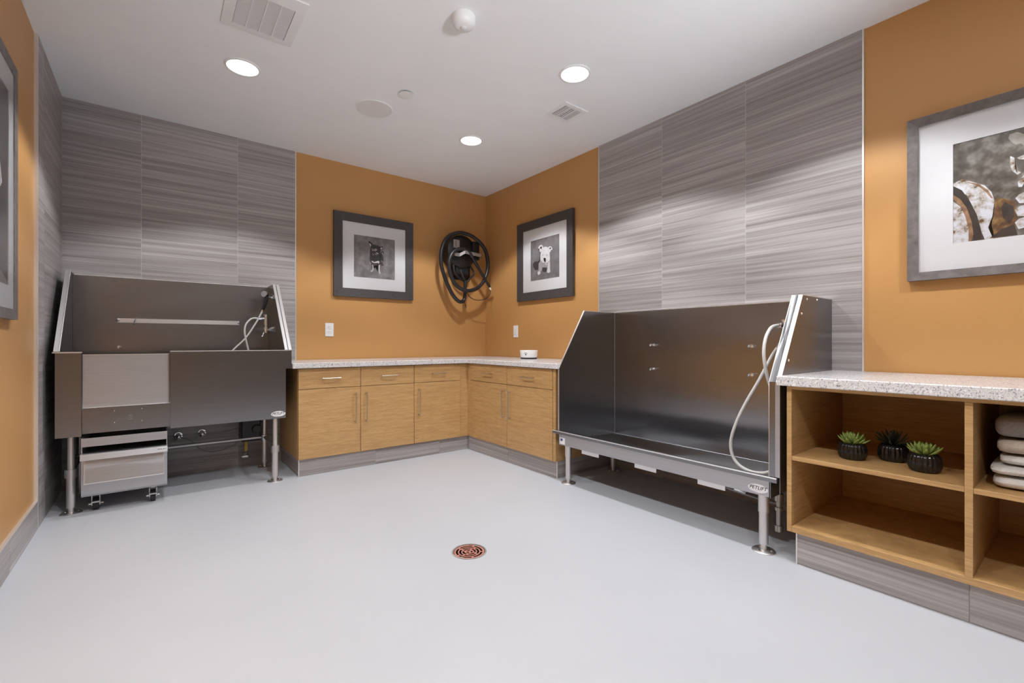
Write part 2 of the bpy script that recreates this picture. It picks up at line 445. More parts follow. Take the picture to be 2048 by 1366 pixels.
# ------------------------------------------------------------------ ceiling fixtures
def batwing(ld):
    """wide-beam downlight: the intensity grows from straight down towards the edge of the cone"""
    ld.use_nodes = True; nt = ld.node_tree; em = nt.nodes['Emission']
    tc = N(nt, 'ShaderNodeTexCoord'); sp = N(nt, 'ShaderNodeSeparateXYZ'); ab = N(nt, 'ShaderNodeMath', operation='ABSOLUTE'); mr = N(nt, 'ShaderNodeMapRange')
    nt.links.new(tc.outputs['Normal'], sp.inputs[0]); nt.links.new(sp.outputs['Z'], ab.inputs[0]); nt.links.new(ab.outputs[0], mr.inputs[0])
    mr.inputs['From Min'].default_value = 0.5; mr.inputs['From Max'].default_value = 1.0
    mr.inputs['To Min'].default_value = 1.75; mr.inputs['To Max'].default_value = 0.58
    nt.links.new(mr.outputs[0], em.inputs['Strength'])
def can(x, y, label):
    t = thing('recessed_light', (x, y, H), label, 'ceiling light', 'recessed ceiling lights')
    MB().lathe((x, y, H), [(0.0965, -0.0002), (0.0965, -0.005), (0.085, -0.0075), (0.083, -0.0035), (0.083, -0.0002)], 40).build('trim_ring', M['white'], t)
    MB().lathe((x, y, H), [(0.0835, -0.0035), (0.04, -0.0045), (0.0, -0.0048)], 40).build('lens', M['lens'], t)
    ld = bpy.data.lights.new('lamp', 'SPOT'); ld.energy = CAN_WATTS; ld.spot_size = CAN_ANGLE; ld.spot_blend = CAN_BLEND
    ld.shadow_soft_size = 0.06; ld.color = (0.965, 0.985, 1.0)
    batwing(ld)
    lo = bpy.data.objects.new('lamp', ld); COL.objects.link(lo); lo.parent = t; lo.location = (0, 0, -0.012)
    return t
can(-2.575, -1.14, 'round recessed ceiling light near the large slotted vent')
can(-0.93, -1.14, 'round recessed ceiling light nearest the back corner of the room')
can(-0.93, -2.33, 'round recessed ceiling light in front of the small louvred vent')
for x, y, l in ((-2.575, -2.33, 'round recessed ceiling light out of view between the two left columns'),
                (-0.93, -3.52, 'round recessed ceiling light out of view above the open shelf'),
                (-2.575, -3.52, 'round recessed ceiling light out of view close in front of the camera'),
                (-0.93, -4.71, 'round recessed ceiling light out of view behind the camera by the shelf end'),
                (-2.575, -4.71, 'round recessed ceiling light out of view behind the camera by the left wall')):
    can(x, y, l)

def exhaust():
    x0, x1, y0, y1 = -2.727, -2.390, -1.935, -1.530
    t = thing('exhaust_vent', ((x0 + x1) / 2, (y0 + y1) / 2, H), 'large white slotted exhaust vent in the ceiling', 'vent')
    gx0, gx1, gy0, gy1 = -2.680, -2.437, -1.862, -1.578
    mb = MB()
    a = [(x0, y0), (x1, y0), (x1, y1), (x0, y1)]; b = [(gx0, gy0), (gx1, gy0), (gx1, gy1), (gx0, gy1)]
    A0 = [mb.v((*p, H)) for p in a]; A1 = [mb.v((*p, H - 0.006)) for p in a]; B1 = [mb.v((*p, H - 0.014)) for p in b]; B0 = [mb.v((*p, H - 0.004)) for p in b]
    for R, S in ((A0, A1), (A1, B1), (B1, B0)):
        for i in range(4): mb.face([R[i], R[(i + 1) % 4], S[(i + 1) % 4], S[i]])
    mb.build('cover', M['white_metal'], t)
    bx('backing', M['grey_vent'], t, gx0, gx1, gy0, gy1, H - 0.004, H - 0.002)
    w = (gx1 - gx0) / 4
    for i in (1, 2, 3): bx('divider', M['white_metal'], t, gx0 + i * w - 0.0022, gx0 + i * w + 0.0022, gy0, gy1, H - 0.0145, H - 0.004)
    n = 44
    for c in range(4):
        mb = MB(); xa, xb = gx0 + c * w + 0.0022, gx0 + (c + 1) * w - 0.0022
        for k in range(n):
            yy = gy0 + (k + 0.5) * (gy1 - gy0) / n
            mb.box(xa, xb, yy - 0.0019, yy + 0.0019, H - 0.0125, H - 0.006)
        tag(mb.build('slat_bank', M['grey_vent'], t), kind='stuff')
exhaust()

def supply():
    x0, x1, y0, y1 = -0.743, -0.520, -2.060, -1.850
    t = thing('supply_vent', ((x0 + x1) / 2, (y0 + y1) / 2, H), 'small square louvred air vent in the ceiling over the single tub', 'vent')
    gx0, gx1, gy0, gy1 = -0.711, -0.556, -2.030, -1.876
    mb = MB()
    for (a, b, c, d) in ((x0, x1, y0, gy0), (x0, x1, gy1, y1), (x0, gx0, gy0, gy1), (gx1, x1, gy0, gy1)): mb.box(a, b, c, d, H - 0.007, H)
    mb.build('flange', M['white_metal'], t)
    bx('duct', M['dark'], t, gx0, gx1, gy0, gy1, H - 0.002, H - 0.0005)
    wx = (gx1 - gx0) / 3
    for i in (1, 2): bx('divider', M['white_metal'], t, gx0 + i * wx - 0.003, gx0 + i * wx + 0.003, gy0, gy1, H - 0.008, H - 0.002)
    for bank in range(3):
        xa = gx0 + bank * wx + 0.004; xb = gx0 + (bank + 1) * wx - 0.004
        if bank == 1:
            for k in range(9):
                yy = gy0 + (k + 0.5) * (gy1 - gy0) / 9
                bx('louvre', M['white_metal'], t, xa, xb, yy - 0.0045, yy + 0.0045, H - 0.0075, H - 0.006)
        else:
            for k in range(4):
                xx = xa + (k + 0.5) * (xb - xa) / 4
                bx('louvre', M['white_metal'], t, xx - 0.0032, xx + 0.0032, gy0, gy1, H - 0.0075, H - 0.006)
supply()
t = thing('ceiling_speaker', (-1.755, -1.147, H), 'flat round grey speaker grille set in the ceiling', 'speaker')
MB().lathe((-1.755, -1.147, H), [(0.128, 0), (0.127, -0.004), (0.121, -0.005)], 48).build('rim', M['white_metal'], t)
MB().lathe((-1.755, -1.147, H), [(0.121, -0.005), (0.06, -0.0055), (0.0, -0.0056)], 48).build('grille', plain('speaker_cloth', (0.76, 0.745, 0.745), 0.9), t)
t = thing('sprinkler_cover', (-1.663, -1.475, H), 'small white disc cover of a hidden ceiling sprinkler', 'sprinkler')
MB().lathe((-1.663, -1.475, H), [(0.034, 0), (0.034, -0.010)], 28).build('cup', M['dark'], t)
MB().lathe((-1.663, -1.475, H), [(0.0, -0.010), (0.047, -0.010), (0.047, -0.0125), (0.0, -0.0135)], 36).build('cap', M['white'], t)
t = thing('motion_sensor', (-1.74, -2.33, H), 'white dome shaped motion sensor on the ceiling', 'sensor')
MB().lathe((-1.74, -2.33, H), [(0.060, 0), (0.061, -0.012), (0.060, -0.03), (0.052, -0.046), (0.036, -0.054), (0.021, -0.056)], 40, cap1=True).build('housing', M['white'], t)
MB().ball((-1.74, -2.33, H - 0.052), 0.021, 0.021, 0.012).build('lens', M['grey_vent'], t)

# unseen lamp added on the wall behind the camera to brighten the ceiling
def fill_lamp(x, label):
    z = 1.50; y = YF
    t = thing('added_fill_lamp', (x, y, z), label, 'added fill light')
    bx('back_plate', M['bar'], t, x - 0.06, x + 0.06, y + 0.0005, y + 0.012, z - 0.10, z + 0.06, 0.003)
    MB().lathe((x, y + 0.095, z), [(0.0, -0.085), (0.03, -0.082), (0.06, -0.05), (0.080, 0.0), (0.0775, 0.0), (0.058, -0.046), (0.0, -0.075)], 32).build('bowl_shade', M['bar'], t)
    MB().lathe((x, y + 0.095, z), [(0.0, -0.030), (0.066, -0.028)], 32).build('lens', M['lens'], t)
    ld = bpy.data.lights.new('lamp', 'SPOT'); ld.energy = FILL_WATTS; ld.spot_size = math.radians(92); ld.spot_blend = 0.6
    ld.shadow_soft_size = 0.16; ld.color = (0.90, 0.95, 1.0)
    lo = bpy.data.objects.new('lamp', ld); COL.objects.link(lo); lo.parent = t; lo.location = (0, 0.095, 0.012)
    lo.rotation_euler = (math.pi - math.radians(42), 0, 0)
fill_lamp(-1.75, 'added metal bowl fill light, unseen, on the wall behind the camera')

# ------------------------------------------------------------------ stainless bathing tubs
def leg(t, x, y, ztop, ra, rb, zc0, zc1, rc):
    o = MB().cyl((x, y, zc0), (x, y, ztop), ra).build('leg', M['steel_leg'], t)
    MB().cyl((x, y, zc0 - 0.001), (x, y, zc1), rc, rc).build('collar', M['bar'], o)
    MB().cyl((x, y, 0.035), (x, y, zc0), rb).build('lower_tube', M['steel_leg'], o)
    MB().lathe((x, y, 0), [(0.0, 0.007), (0.014, 0.007), (0.014, 0.036)], 16).lathe((x, y, 0), [(0.0, 0.0), (0.050, 0.0), (0.051, 0.004), (0.046, 0.008), (0.0, 0.009)], 30).build('foot', M['steel_leg'], o)
    for k in range(3):
        a = 2 * math.pi * k / 3 + 0.4
        MB().lathe((x + 0.034 * math.cos(a), y + 0.034 * math.sin(a), 0.008), [(0.006, 0), (0.005, 0.003), (0, 0.0035)], 10).build('anchor_screw', M['chrome'], o)
    return o

def stud(t, p, d, m='chrome'):
    p = Vector(p); d = Vector(d)
    mb = MB().cyl(p, p + d * 0.004, 0.011).cyl(p, p + d * 0.03, 0.004)
    c = p + d * 0.036
    u = d.orthogonal().normalized()
    w = d.cross(u)
    mb.tube([c + (d * math.cos(a) + w * math.sin(a)) * 0.010 for a in [2 * math.pi * k / 10 for k in range(10)]], 0.0032, 6, 2, closed=True)
    return mb.build('tether_stud', M[m], t)

def slope_strip(p, q, across, up, th=0.004):
    """thin flat strip from p to q, width vector across"""
    p, q, across, up = Vector(p), Vector(q), Vector(across), Vector(up).normalized()
    return MB().prism([p, q, q + across, p + across], up * th)

# ---- tub with front gate, against the back wall
XA0, XA1, XO = -3.440, -2.243, -2.202       # inner faces of the sides, outer face of the plumbing side
ta = thing('bathing_tub', (-2.83, -0.35, 0), 'stainless steel pet bathing tub with front gate below the tiled back wall', 'tub')
S = M['steel']
# back sheet and its folded top
bx('back_panel', M['steel_wavy'], ta, XA0 - 0.006, XA1 + 0.002, -0.040, -0.036, 0.615, 1.476)
bx('back_fold', M['steel_edge'], ta, XA0 - 0.006, XA1 + 0.002, -0.041, -0.018, 1.474, 1.479)
prof = [(-0.036, 0.60), (-0.036, 1.478), (-0.235, 1.478), (-0.676, 0.957), (-0.676, 0.60)]
MB().prism([(XA0 - 0.003, y, z) for y, z in prof], (0.003, 0, 0)).build('side_panel', S, ta)
MB().prism([(XA1, y, z) for y, z in prof], (0.003, 0, 0)).build('side_panel', S, ta)
# plumbing chase outer sheet
profo = [(-0.020, 0.82), (-0.020, 1.478), (-0.235, 1.478), (-0.676, 0.957), (-0.676, 0.82)]
MB().prism([(XO - 0.003, y, z) for y, z in profo], (0.003, 0, 0)).build('chase_panel', S, ta)
bx('chase_end', S, ta, XA1 + 0.001, XO, -0.680, -0.676, 0.82, 0.957)
# sloped flanges
P, Q = (-0.235, 1.478), (-0.680, 0.957)
nrm = Vector((0, -(P[1] - Q[1]), (P[0] - Q[0]))).normalized()
nrm = Vector((0, -0.76, 0.65))
def flange(x0, x1, name='sloped_flange'):
    mb = MB()
    mb.prism([(x0, P[0], P[1]), (x0, Q[0], Q[1]), (x1, Q[0], Q[1]), (x1, P[0], P[1])], nrm * 0.004)
    mb.build(name, M['steel_edge'], ta)
flange(-3.454, -3.430); flange(-2.247, -2.227); flange(-2.2225, -2.202)
MB().tube([(-3.430, P[0] - 0.004, P[1] + 0.003), (-3.430, Q[0] - 0.003, Q[1] + 0.003)], 0.003, 8, 1).build('rolled_edge', M['steel_edge'], ta)
bx('top_cap', M['steel_edge'], ta, -3.454, -3.430, -0.235, -0.020, 1.476, 1.480)
bx('top_cap', M['steel_edge'], ta, -2.247, -2.202, -0.235, -0.020, 1.476, 1.480)
# front: corner post sheet, gate, sill strip, wide apron
bx('front_post', S, ta, -3.447, -3.336, -0.684, -0.676, 0.461, 0.950)
bx('post_lip', M['steel_edge'], ta, -3.458, -3.334, -0.690, -0.655, 0.949, 0.956)
bx('front_apron', S, ta, -2.918, XA1, -0.684, -0.676, 0.461, 0.953)
bx('apron_lip', M['steel_edge'], ta, -2.919, -2.203, -0.686, -0.655, 0.952, 0.9575)
mb = MB(); mb.prism([(-3.333, -0.672, 0.615), (-3.333, -0.664, 0.938), (-2.919, -0.664, 0.938), (-2.919, -0.672, 0.615)], (0, 0.012, 0))
g = mb.build('gate', M['steel_satin'], ta)
bx('gate_edge', M['steel_edge'], g, -3.333, -2.919, -0.668, -0.650, 0.936, 0.940)
bx('gate_stop', S, g, -2.926, -2.919, -0.680, -0.660, 0.63, 0.95)
sill = bx('gate_sill', S, ta, -3.333, -2.9185, -0.692, -0.676, 0.497, 0.624)
bx('sill_edge', M['steel_edge'], sill, -3.333, -2.9185, -0.692, -0.672, 0.6225, 0.6255)
rp = bx('rating_plate', S, sill, -3.194, -3.055, -0.6930, -0.6920, 0.522, 0.605)
for x, z in ((-3.189, 0.599), (-3.060, 0.600), (-3.189, 0.528), (-3.060, 0.527)):
    MB().ball((x, -0.6932, z), 0.0026, 0.0015, 0.0026, 8, 6).build('rivet', M['chrome'], sill)
mb = MB()
for k in range(3): mb.box(-3.125, -3.105, -0.6933, -0.693, 0.565 - k * 0.012, 0.567 - k * 0.012)
mb.build('engraving', M['ink_grey'], rp)
bx('basin_floor', S, ta, XA0, XA1, -0.676, -0.040, 0.600, 0.606)
bx('under_pan', S, ta, XA0 + 0.01, XA1 - 0.01, -0.655, -0.045, 0.47, 0.50)
bx('side_skirt', S, ta, XA0 - 0.003, XA0, -0.676, -0.036, 0.461, 0.602)
bx('side_skirt', S, ta, XA1, XA1 + 0.003, -0.676, -0.036, 0.461, 0.602)
for x in (XA0 + 0.001, XA1 - 0.001): MB().tube([(x, -0.042, 0.61), (x, -0.042, 1.474)], 0.0015, 6, 1).build('weld_seam', S, ta)
# wall rail with its ring
r = bx('tether_rail', M['steel_edge'], ta, -3.209, -2.458, -0.062, -0.057, 1.153, 1.184)
for x in (-3.203, -2.464): MB().cyl((x, -0.040, 1.1685), (x, -0.072, 1.1685), 0.006).ball((x, -0.074, 1.1685), 0.009, 0.006, 0.009, 10, 6).build('rail_stud', M['chrome'], r)
MB().tube([(-3.112 + 0.005 * math.sin(a), -0.060 - 0.022 * math.cos(a), 1.1665 + 0.025 * math.sin(a)) for a in [2 * math.pi * k / 12 for k in range(12)]], 0.003, 6, 2, closed=True).build('rail_ring', M['chrome'], r)
stud(ta, (-3.200, -0.040, 0.979), (0, -1, 0)); stud(ta, (-2.47, -0.040, 0.985), (0, -1, 0))
# tap on the plumbing side
mb = MB().cyl((XA1, -0.285, 1.108), (XA1 - 0.012, -0.285, 1.108), 0.026).cyl((XA1 - 0.012, -0.285, 1.108), (-2.300, -0.285, 1.108), 0.012)
mb.lathe((-2.303, -0.285, 0), [(0.0, 1.085), (0.017, 1.088), (0.019, 1.105), (0.017, 1.13), (0.012, 1.135), (0.012, 1.145), (0.0165, 1.15), (0.0165, 1.19), (0.015, 1.20), (0.015, 1.222), (0.020, 1.223), (0.020, 1.232), (0.0, 1.235)], 18)
tap = mb.build('mixer_tap', M['chrome'], ta)
MB().cyl((-2.30, -0.285, 1.108), (-2.262, -0.33, 1.110), 0.010).cyl((-2.275, -0.315, 1.110), (-2.244, -0.352, 1.112), 0.020, 0.027).build('tap_knob', M['chrome'], tap)
MB().tube([(-2.305, -0.290, 1.095), (-2.322, -0.300, 1.085), (-2.328, -0.302, 1.066), (-2.336, -0.304, 1.056)], 0.006, 8, 4).build('diverter_lever', M['chrome'], tap)
MB().cyl((-2.305, -0.285, 1.200), (-2.358, -0.285, 1.200), 0.010).cyl((-2.335, -0.285, 1.200), (-2.356, -0.285, 1.200), 0.013, None, 6).build('hose_outlet', M['chrome'], tap)
MB().cyl((XA1, -0.25, 1.375), (XA1 - 0.012, -0.25, 1.375), 0.020).tube([(XA1 - 0.01, -0.25, 1.372), (-2.275, -0.255, 1.368), (-2.290, -0.265, 1.362)], 0.007, 8, 3).tube([(-2.262, -0.25, 1.365), (-2.262, -0.252, 1.385), (-2.262, -0.26, 1.398)], 0.005, 8, 3).build('shower_holder', M['chrome'], ta)
for x, y in ((-3.388, -0.607), (-2.305, -0.642), (-2.292, -0.155), (-3.392, -0.155)):
    leg(ta, x, y, 0.47, 0.0172, 0.0215, 0.215, 0.262, 0.0295)
MB().tube([(-3.392, -0.155, 0.243), (-2.292, -0.155, 0.243)], 0.012, 10, 1).build('brace_bar', M['steel_leg'], ta)
MB().tube([(-2.292, -0.155, 0.243), (-2.305, -0.642, 0.240)], 0.012, 10, 1).build('brace_bar', M['steel_leg'], ta)
MB().tube([(-3.392, -0.155, 0.243), (-3.388, -0.607, 0.240)], 0.012, 10, 1).build('brace_bar', M['steel_leg'], ta)

def ellipse(c, u, v, n, t, k=36):
    c, u, v, n = Vector(c), Vector(u), Vector(v), Vector(n)
    return MB().prism([c + u * math.cos(2 * math.pi * i / k) + v * math.sin(2 * math.pi * i / k) for i in range(k)], n * t)
def badge(t, c, u, n, a, b, rot, size=None):
    """white oval badge with a thin grey ring and the maker's lettering"""
    c, u, n = Vector(c), Vector(u), Vector(n); z = Vector((0, 0, 1))
    o = ellipse(c, u * a, z * b, n, 0.0010).build('badge', M['white'], t)
    MB().tube([c + n * 0.0010 + u * a * 0.9 * math.cos(2 * math.pi * i / 28) + z * b * 0.86 * math.sin(2 * math.pi * i / 28) for i in range(9, 22)], 0.0006, 5, 2).build('badge_arc', M['ink_grey'], o)
    text('lettering', 'PETLIFT', M['ink'], o, c + n * 0.0012 + z * b * 0.12, rot, size or a * 0.50, 0.28)
    mb = MB()
    for k in range(3):
        p = c + n * 0.0011 + u * a * (-0.30 + 0.22 * k) - z * b * 0.52
        mb.prism([p, p + u * a * 0.15, p + u * a * 0.15 + z * b * 0.10, p + z * b * 0.10], n * 0.0003)
    mb.build('small_print', M['ink_grey'], o)
    return o
badge(ta, (-2.291, -0.684, 0.4945), (1, 0, 0), (0, -1, 0), 0.047, 0.020, (math.pi / 2, 0, 0))

# hand shower resting in the holder, with its hose falling into the tub
hs = thing('hand_shower', (-2.32, -0.29, 1.25), 'black handled chrome hand shower with cream hose hanging in the gated tub', 'shower head')
MB().tube([(-2.298, -0.285, 1.385), (-2.302, -0.290, 1.355), (-2.312, -0.292, 1.315), (-2.322, -0.290, 1.282), (-2.326, -0.288, 1.268)], lambda s: 0.0135 - 0.003 * s, 12, 4).build('handle', M['black'], hs)
mb = MB().cyl((-2.296, -0.286, 1.388), (-2.318, -0.306, 1.392), 0.016, 0.022)
mb.build('spray_collar', M['black'], hs)
MB().cyl((-2.316, -0.304, 1.3915), (-2.323, -0.311, 1.3925), 0.024, 0.024, 24).build('spray_face', M['chrome'], hs)
MB().cyl((-2.326, -0.288, 1.270), (-2.331, -0.287, 1.253), 0.008).build('hose_nut', M['chrome'], hs)
MB().tube([(-2.331, -0.287, 1.254), (-2.350, -0.287, 1.212), (-2.378, -0.285, 1.156), (-2.443, -0.283, 1.046), (-2.526, -0.28, 0.954), (-2.60, -0.28, 0.86), (-2.64, -0.27, 0.74), (-2.60, -0.26, 0.64), (-2.50, -0.25, 0.617), (-2.42, -0.26, 0.65), (-2.405, -0.275, 0.78), (-2.412, -0.28, 0.86), (-2.426, -0.283, 0.953), (-2.442, -0.285, 1.03), (-2.451, -0.286, 1.10), (-2.440, -0.286, 1.155), (-2.402, -0.285, 1.197), (-2.356, -0.285, 1.200)], 0.0068, 10, 6).build('hose', M['hose'], hs)

# ---- rolling steel drawer step parked under the gate
st = thing('rolling_step', (-3.135, -0.45, 0), 'stainless steel rolling step box on black casters under the tub gate', 'step')
SS = M['steel_satin']; yF = -0.700
x0, x1 = -3.336, -2.935
bx('side_panel', SS, st, x0, x0 + 0.004, yF + 0.002, -0.18, 0.112, 0.450)
bx('side_panel', SS, st, x1 - 0.004, x1, yF + 0.002, -0.18, 0.112, 0.450)
bx('rear_panel', SS, st, x0, x1, -0.184, -0.18, 0.112, 0.450)
bx('base', SS, st, x0, x1, yF, -0.18, 0.108, 0.114)
bx('upper_tray', SS, st, x0 + 0.004, x1 - 0.004, -0.680, -0.184, 0.398, 0.402)
bx('upper_rail', SS, st, x0, x1, yF, yF + 0.006, 0.399, 0.449)
bx('lower_tray', SS, st, x0 + 0.004, x1 - 0.004, yF + 0.012, -0.19, 0.352, 0.356)
d = bx('drawer_front', SS, st, x0, x1, yF, yF + 0.008, 0.112, 0.360)
MB().prism([(x0 - 0.002, yF - 0.001, 0.362), (x0 - 0.002, yF - 0.030, 0.360), (x0 - 0.002, yF - 0.040, 0.326), (x0 - 0.002, yF - 0.036, 0.325), (x0 - 0.002, yF - 0.027, 0.354), (x0 - 0.002, yF - 0.001, 0.357)], (x1 - x0 + 0.003, 0, 0)).build('pull_lip', SS, d)
MB().prism([(x0 + 0.016, yF - 0.0005, 0.345), (x0 + 0.016, yF - 0.0005, 0.186), (x0 + 0.016, yF - 0.030, 0.190), (x0 + 0.016, yF - 0.004, 0.345)], (x1 - x0 - 0.034, 0, 0)).build('step_panel', SS, d)
bx('panel_foot', M['steel_edge'], d, x0 + 0.014, x1 - 0.016, yF - 0.0335, yF, 0.1865, 0.1900)
for xx in (x0 + 0.014, x1 - 0.019): MB().prism([(xx, yF, 0.186), (xx, yF - 0.033, 0.188), (xx, yF - 0.006, 0.340), (xx, yF, 0.340)], (0.003, 0, 0)).build('panel_edge', M['steel_edge'], d)
o = ellipse((-2.964, yF - 0.0365, 0.3435), (0.026, 0, 0), (0, 0, 0.0115), (0, -1, 0), 0.001).build('badge', M['white'], d)
text('lettering', 'PETLIFT', M['ink'], o, (-2.964, yF - 0.0378, 0.344), (math.pi / 2, 0, 0), 0.0125, 0.28)
for cx, cy in ((-3.278, -0.60), (-3.006, -0.62), (-3.27, -0.24), (-3.00, -0.24)):
    c = MB().box(cx - 0.030, cx + 0.030, cy - 0.03, cy + 0.03, 0.100, 0.108).cyl((cx, cy, 0.088), (cx, cy, 0.101), 0.02).box(cx - 0.020, cx - 0.016, cy - 0.022, cy + 0.02, 0.030, 0.088).box(cx + 0.016, cx + 0.020, cy - 0.022, cy + 0.02, 0.030, 0.088).build('caster', M['bar'], st)
    MB().cyl((cx - 0.013, cy, 0.036), (cx + 0.013, cy, 0.036), 0.036, None, 24).build('wheel', M['rubber'], c)
    MB().cyl((cx - 0.034, cy, 0.036), (cx + 0.034, cy, 0.036), 0.006, None, 10).build('axle', M['chrome'], c)
    MB().box(cx - 0.018, cx + 0.018, cy - 0.050, cy - 0.020, 0.052, 0.060).build('brake_pedal', M['bar'], c)

# ---- plumbing on the tiled wall under that tub
for x, z, l, pts in ((-2.856, 0.299, 'chrome stop valve under the gated tub beside the rolling step', [(-2.856, -0.07, 0.298), (-2.82, -0.085, 0.285), (-2.78, -0.09, 0.262), (-2.746, -0.09, 0.215), (-2.70, -0.09, 0.175), (-2.638, -0.088, 0.158), (-2.56, -0.085, 0.168), (-2.50, -0.082, 0.190), (-2.459, -0.08, 0.225)]),
                     (-2.707, 0.304, 'chrome stop valve under the middle of the gated tub', [(-2.70, -0.07, 0.303), (-2.66, -0.08, 0.300), (-2.59, -0.085, 0.302), (-2.52, -0.085, 0.312), (-2.459, -0.08, 0.328)])):
    v = thing('stop_valve', (x, -0.01, z), l, 'valve', 'stop valves under the gated tub')
    MB().cyl((x, -0.010, z), (x, -0.022, z), 0.030, 0.026, 24).build('escutcheon', M['chrome'], v)
    MB().cyl((x, -0.022, z), (x, -0.062, z), 0.011).ball((x, -0.066, z), 0.017).build('body', M['chrome'], v)
    MB().cyl((x - 0.012, -0.072, z - 0.012), (x - 0.026, -0.082, z - 0.020), 0.013, 0.015, 12).build('knob', M['chrome'], v)
    MB().tube(pts, 0.0045, 8, 5).build('supply_hose', M['braid'], v)
v = thing('ball_valve', (-2.418, -0.01, 0.08), 'yellow handled ball valve low on the tiles behind the tub leg', 'valve')
MB().cyl((-2.418, -0.010, 0.082), (-2.418, -0.05, 0.082), 0.010).cyl((-2.440, -0.05, 0.082), (-2.396, -0.05, 0.082), 0.016).cyl((-2.418, -0.010, 0.082), (-2.418, -0.014, 0.082), 0.024).build('body', M['chrome'], v)
MB().cyl((-2.411, -0.05, 0.08), (-2.411, -0.06, 0.128), 0.005).build('stem', M['brass'], v)
MB().prism([(-2.419, -0.066, 0.126), (-2.403, -0.066, 0.126), (-2.400, -0.066, 0.14), (-2.402, -0.066, 0.208), (-2.411, -0.066, 0.215), (-2.420, -0.066, 0.208), (-2.422, -0.066, 0.14)], (0, 0.007, 0)).build('lever', M['yellow'], v)
v = thing('drain_pump', (-2.37, -0.1, 0.2), 'black plumbing box mounted under the gated tub', 'pump')
bx('case', M['black'], v, -2.455, -2.320, -0.16, -0.012, 0.22, 0.40, 0.008)
MB().cyl((-2.35, -0.16, 0.315), (-2.35, -0.172, 0.315), 0.035, 0.03, 22).build('cap', M['black'], v)
MB().tube([(-2.30, -0.10, 0.47), (-2.305, -0.10, 0.42), (-2.33, -0.10, 0.36)], 0.016, 10, 4).build('drain_pipe', M['black'], v)

# ---- low tub without gate, against the right wall
YL, YR, YO = -1.928, -3.375, -3.420
tb = thing('bathing_tub', (-0.37, -2.66, 0), 'open fronted stainless steel low bathing tub beside the succulent shelf', 'tub')
SW = M['steel_wavy']
bx('back_panel', SW, tb, -0.062, -0.058, YR, YL, 0.268, 1.250)
bx('back_fold', M['steel_edge'], tb, -0.063, -0.012, YR, YL, 1.249, 1.254)
pr = [(-0.058, 0.268), (-0.058, 1.250), (-0.415, 1.250), (-0.680, 0.822), (-0.680, 0.352), (-0.680, 0.268)]
MB().prism([(x, YL, z) for x, z in pr], (0, 0.003, 0)).build('side_panel', S, tb)
MB().prism([(x, YR - 0.003, z) for x, z in pr], (0, 0.003, 0)).build('side_panel', S, tb)
po = [(-0.012, 0.30), (-0.012, 1.250), (-0.415, 1.250), (-0.680, 0.822), (-0.680, 0.30)]
MB().prism([(x, YO, z) for x, z in po], (0, 0.003, 0)).build('chase_panel', S, tb)
def vflange(y0, y1, zb, m=None):
    mb = MB()
    mb.prism([(-0.415, y0, 1.250), (-0.680, y0, 0.822), (-0.680, y1, 0.822), (-0.415, y1, 1.250)], Vector((-0.85, 0, 0.53)) * 0.004)
    if zb: mb.box(-0.684, -0.680, y0, y1, zb, 0.823)
    mb.build('front_flange', m or M['steel_edge'], tb)
vflange(YL - 0.002, YL + 0.008, 0.372)
vflange(YR - 0.024, YR + 0.003, 0.372, S); vflange(YO - 0.001, YO + 0.0185, 0)
MB().tube([(-0.418, YR + 0.003, 1.252), (-0.684, YR + 0.003, 0.823), (-0.684, YR + 0.003, 0.373)], 0.002, 6, 1).build('flange_edge', M['steel_edge'], tb)
bx('chase_front', M['steel_satin'], tb, -0.6835, -0.680, YO, YR + 0.004, 0.375, 0.822)
for y0, y1 in ((YL - 0.004, YL + 0.010), (YO - 0.001, YR + 0.006)): bx('top_cap', M['steel_edge'], tb, -0.417, -0.012, y0, y1, 1.249, 1.253)
mb = MB().prism([(-0.062, YL, 0.275), (-0.062, YR, 0.275), (-0.37, YR, 0.283), (-0.37, YL, 0.283)], (0, 0, 0.004))
mb.prism([(-0.37, YL, 0.283), (-0.37, YR, 0.283), (-0.668, YR, 0.300), (-0.668, YL, 0.300)], (0, 0, 0.004))
mb.build('basin_floor', S, tb)
bx('front_lip', S, tb, -0.700, -0.664, -3.412, -1.880, 0.351, 0.371)
MB().tube([(-0.700, -3.412, 0.3715), (-0.700, -1.880, 0.3715)], 0.0034, 8, 1).build('lip_edge', M['steel_edge'], tb)
ap = bx('front_apron', M['steel_satin'], tb, -0.682, -0.672, YR + 0.004, -1.930, 0.272, 0.352)
bx('apron_return', S, tb, -0.672, -0.060, YR, YR + 0.004, 0.272, 0.352)
bx('sticker', M['white'], ap, -0.6835, -0.682, -1.990, -1.938, 0.280, 0.325)
bx('sticker_mark', M['blue'], ap, -0.6842, -0.6834, -1.966, -1.946, 0.302, 0.320)
badge(tb, (-0.682, -3.320, 0.302), (0, -1, 0), (-1, 0, 0), 0.047, 0.0205, (math.pi / 2, 0, -math.pi / 2))
for y0, y1 in ((-2.107, -2.263), (-2.557, -2.713), (-2.978, -3.133)):
    bx('hanger_plate', M['steel_edge'], tb, -0.634, -0.628, y1, y0, 0.232, 0.285)
for y, z in ((-2.295, 0.993), (-2.295, 0.815), (-3.008, 0.989), (-3.008, 0.810)): stud(tb, (-0.062, y, z), (-1, 0, 0))
for x, z in ((-0.362, 1.233), (-0.228, 1.236), (-0.430, 1.156), (-0.585, 0.925)):
    MB().cyl((x, YO, z), (x, YO - 0.003, z), 0.006, 0.004, 10).build('screw', M['chrome'], tb)
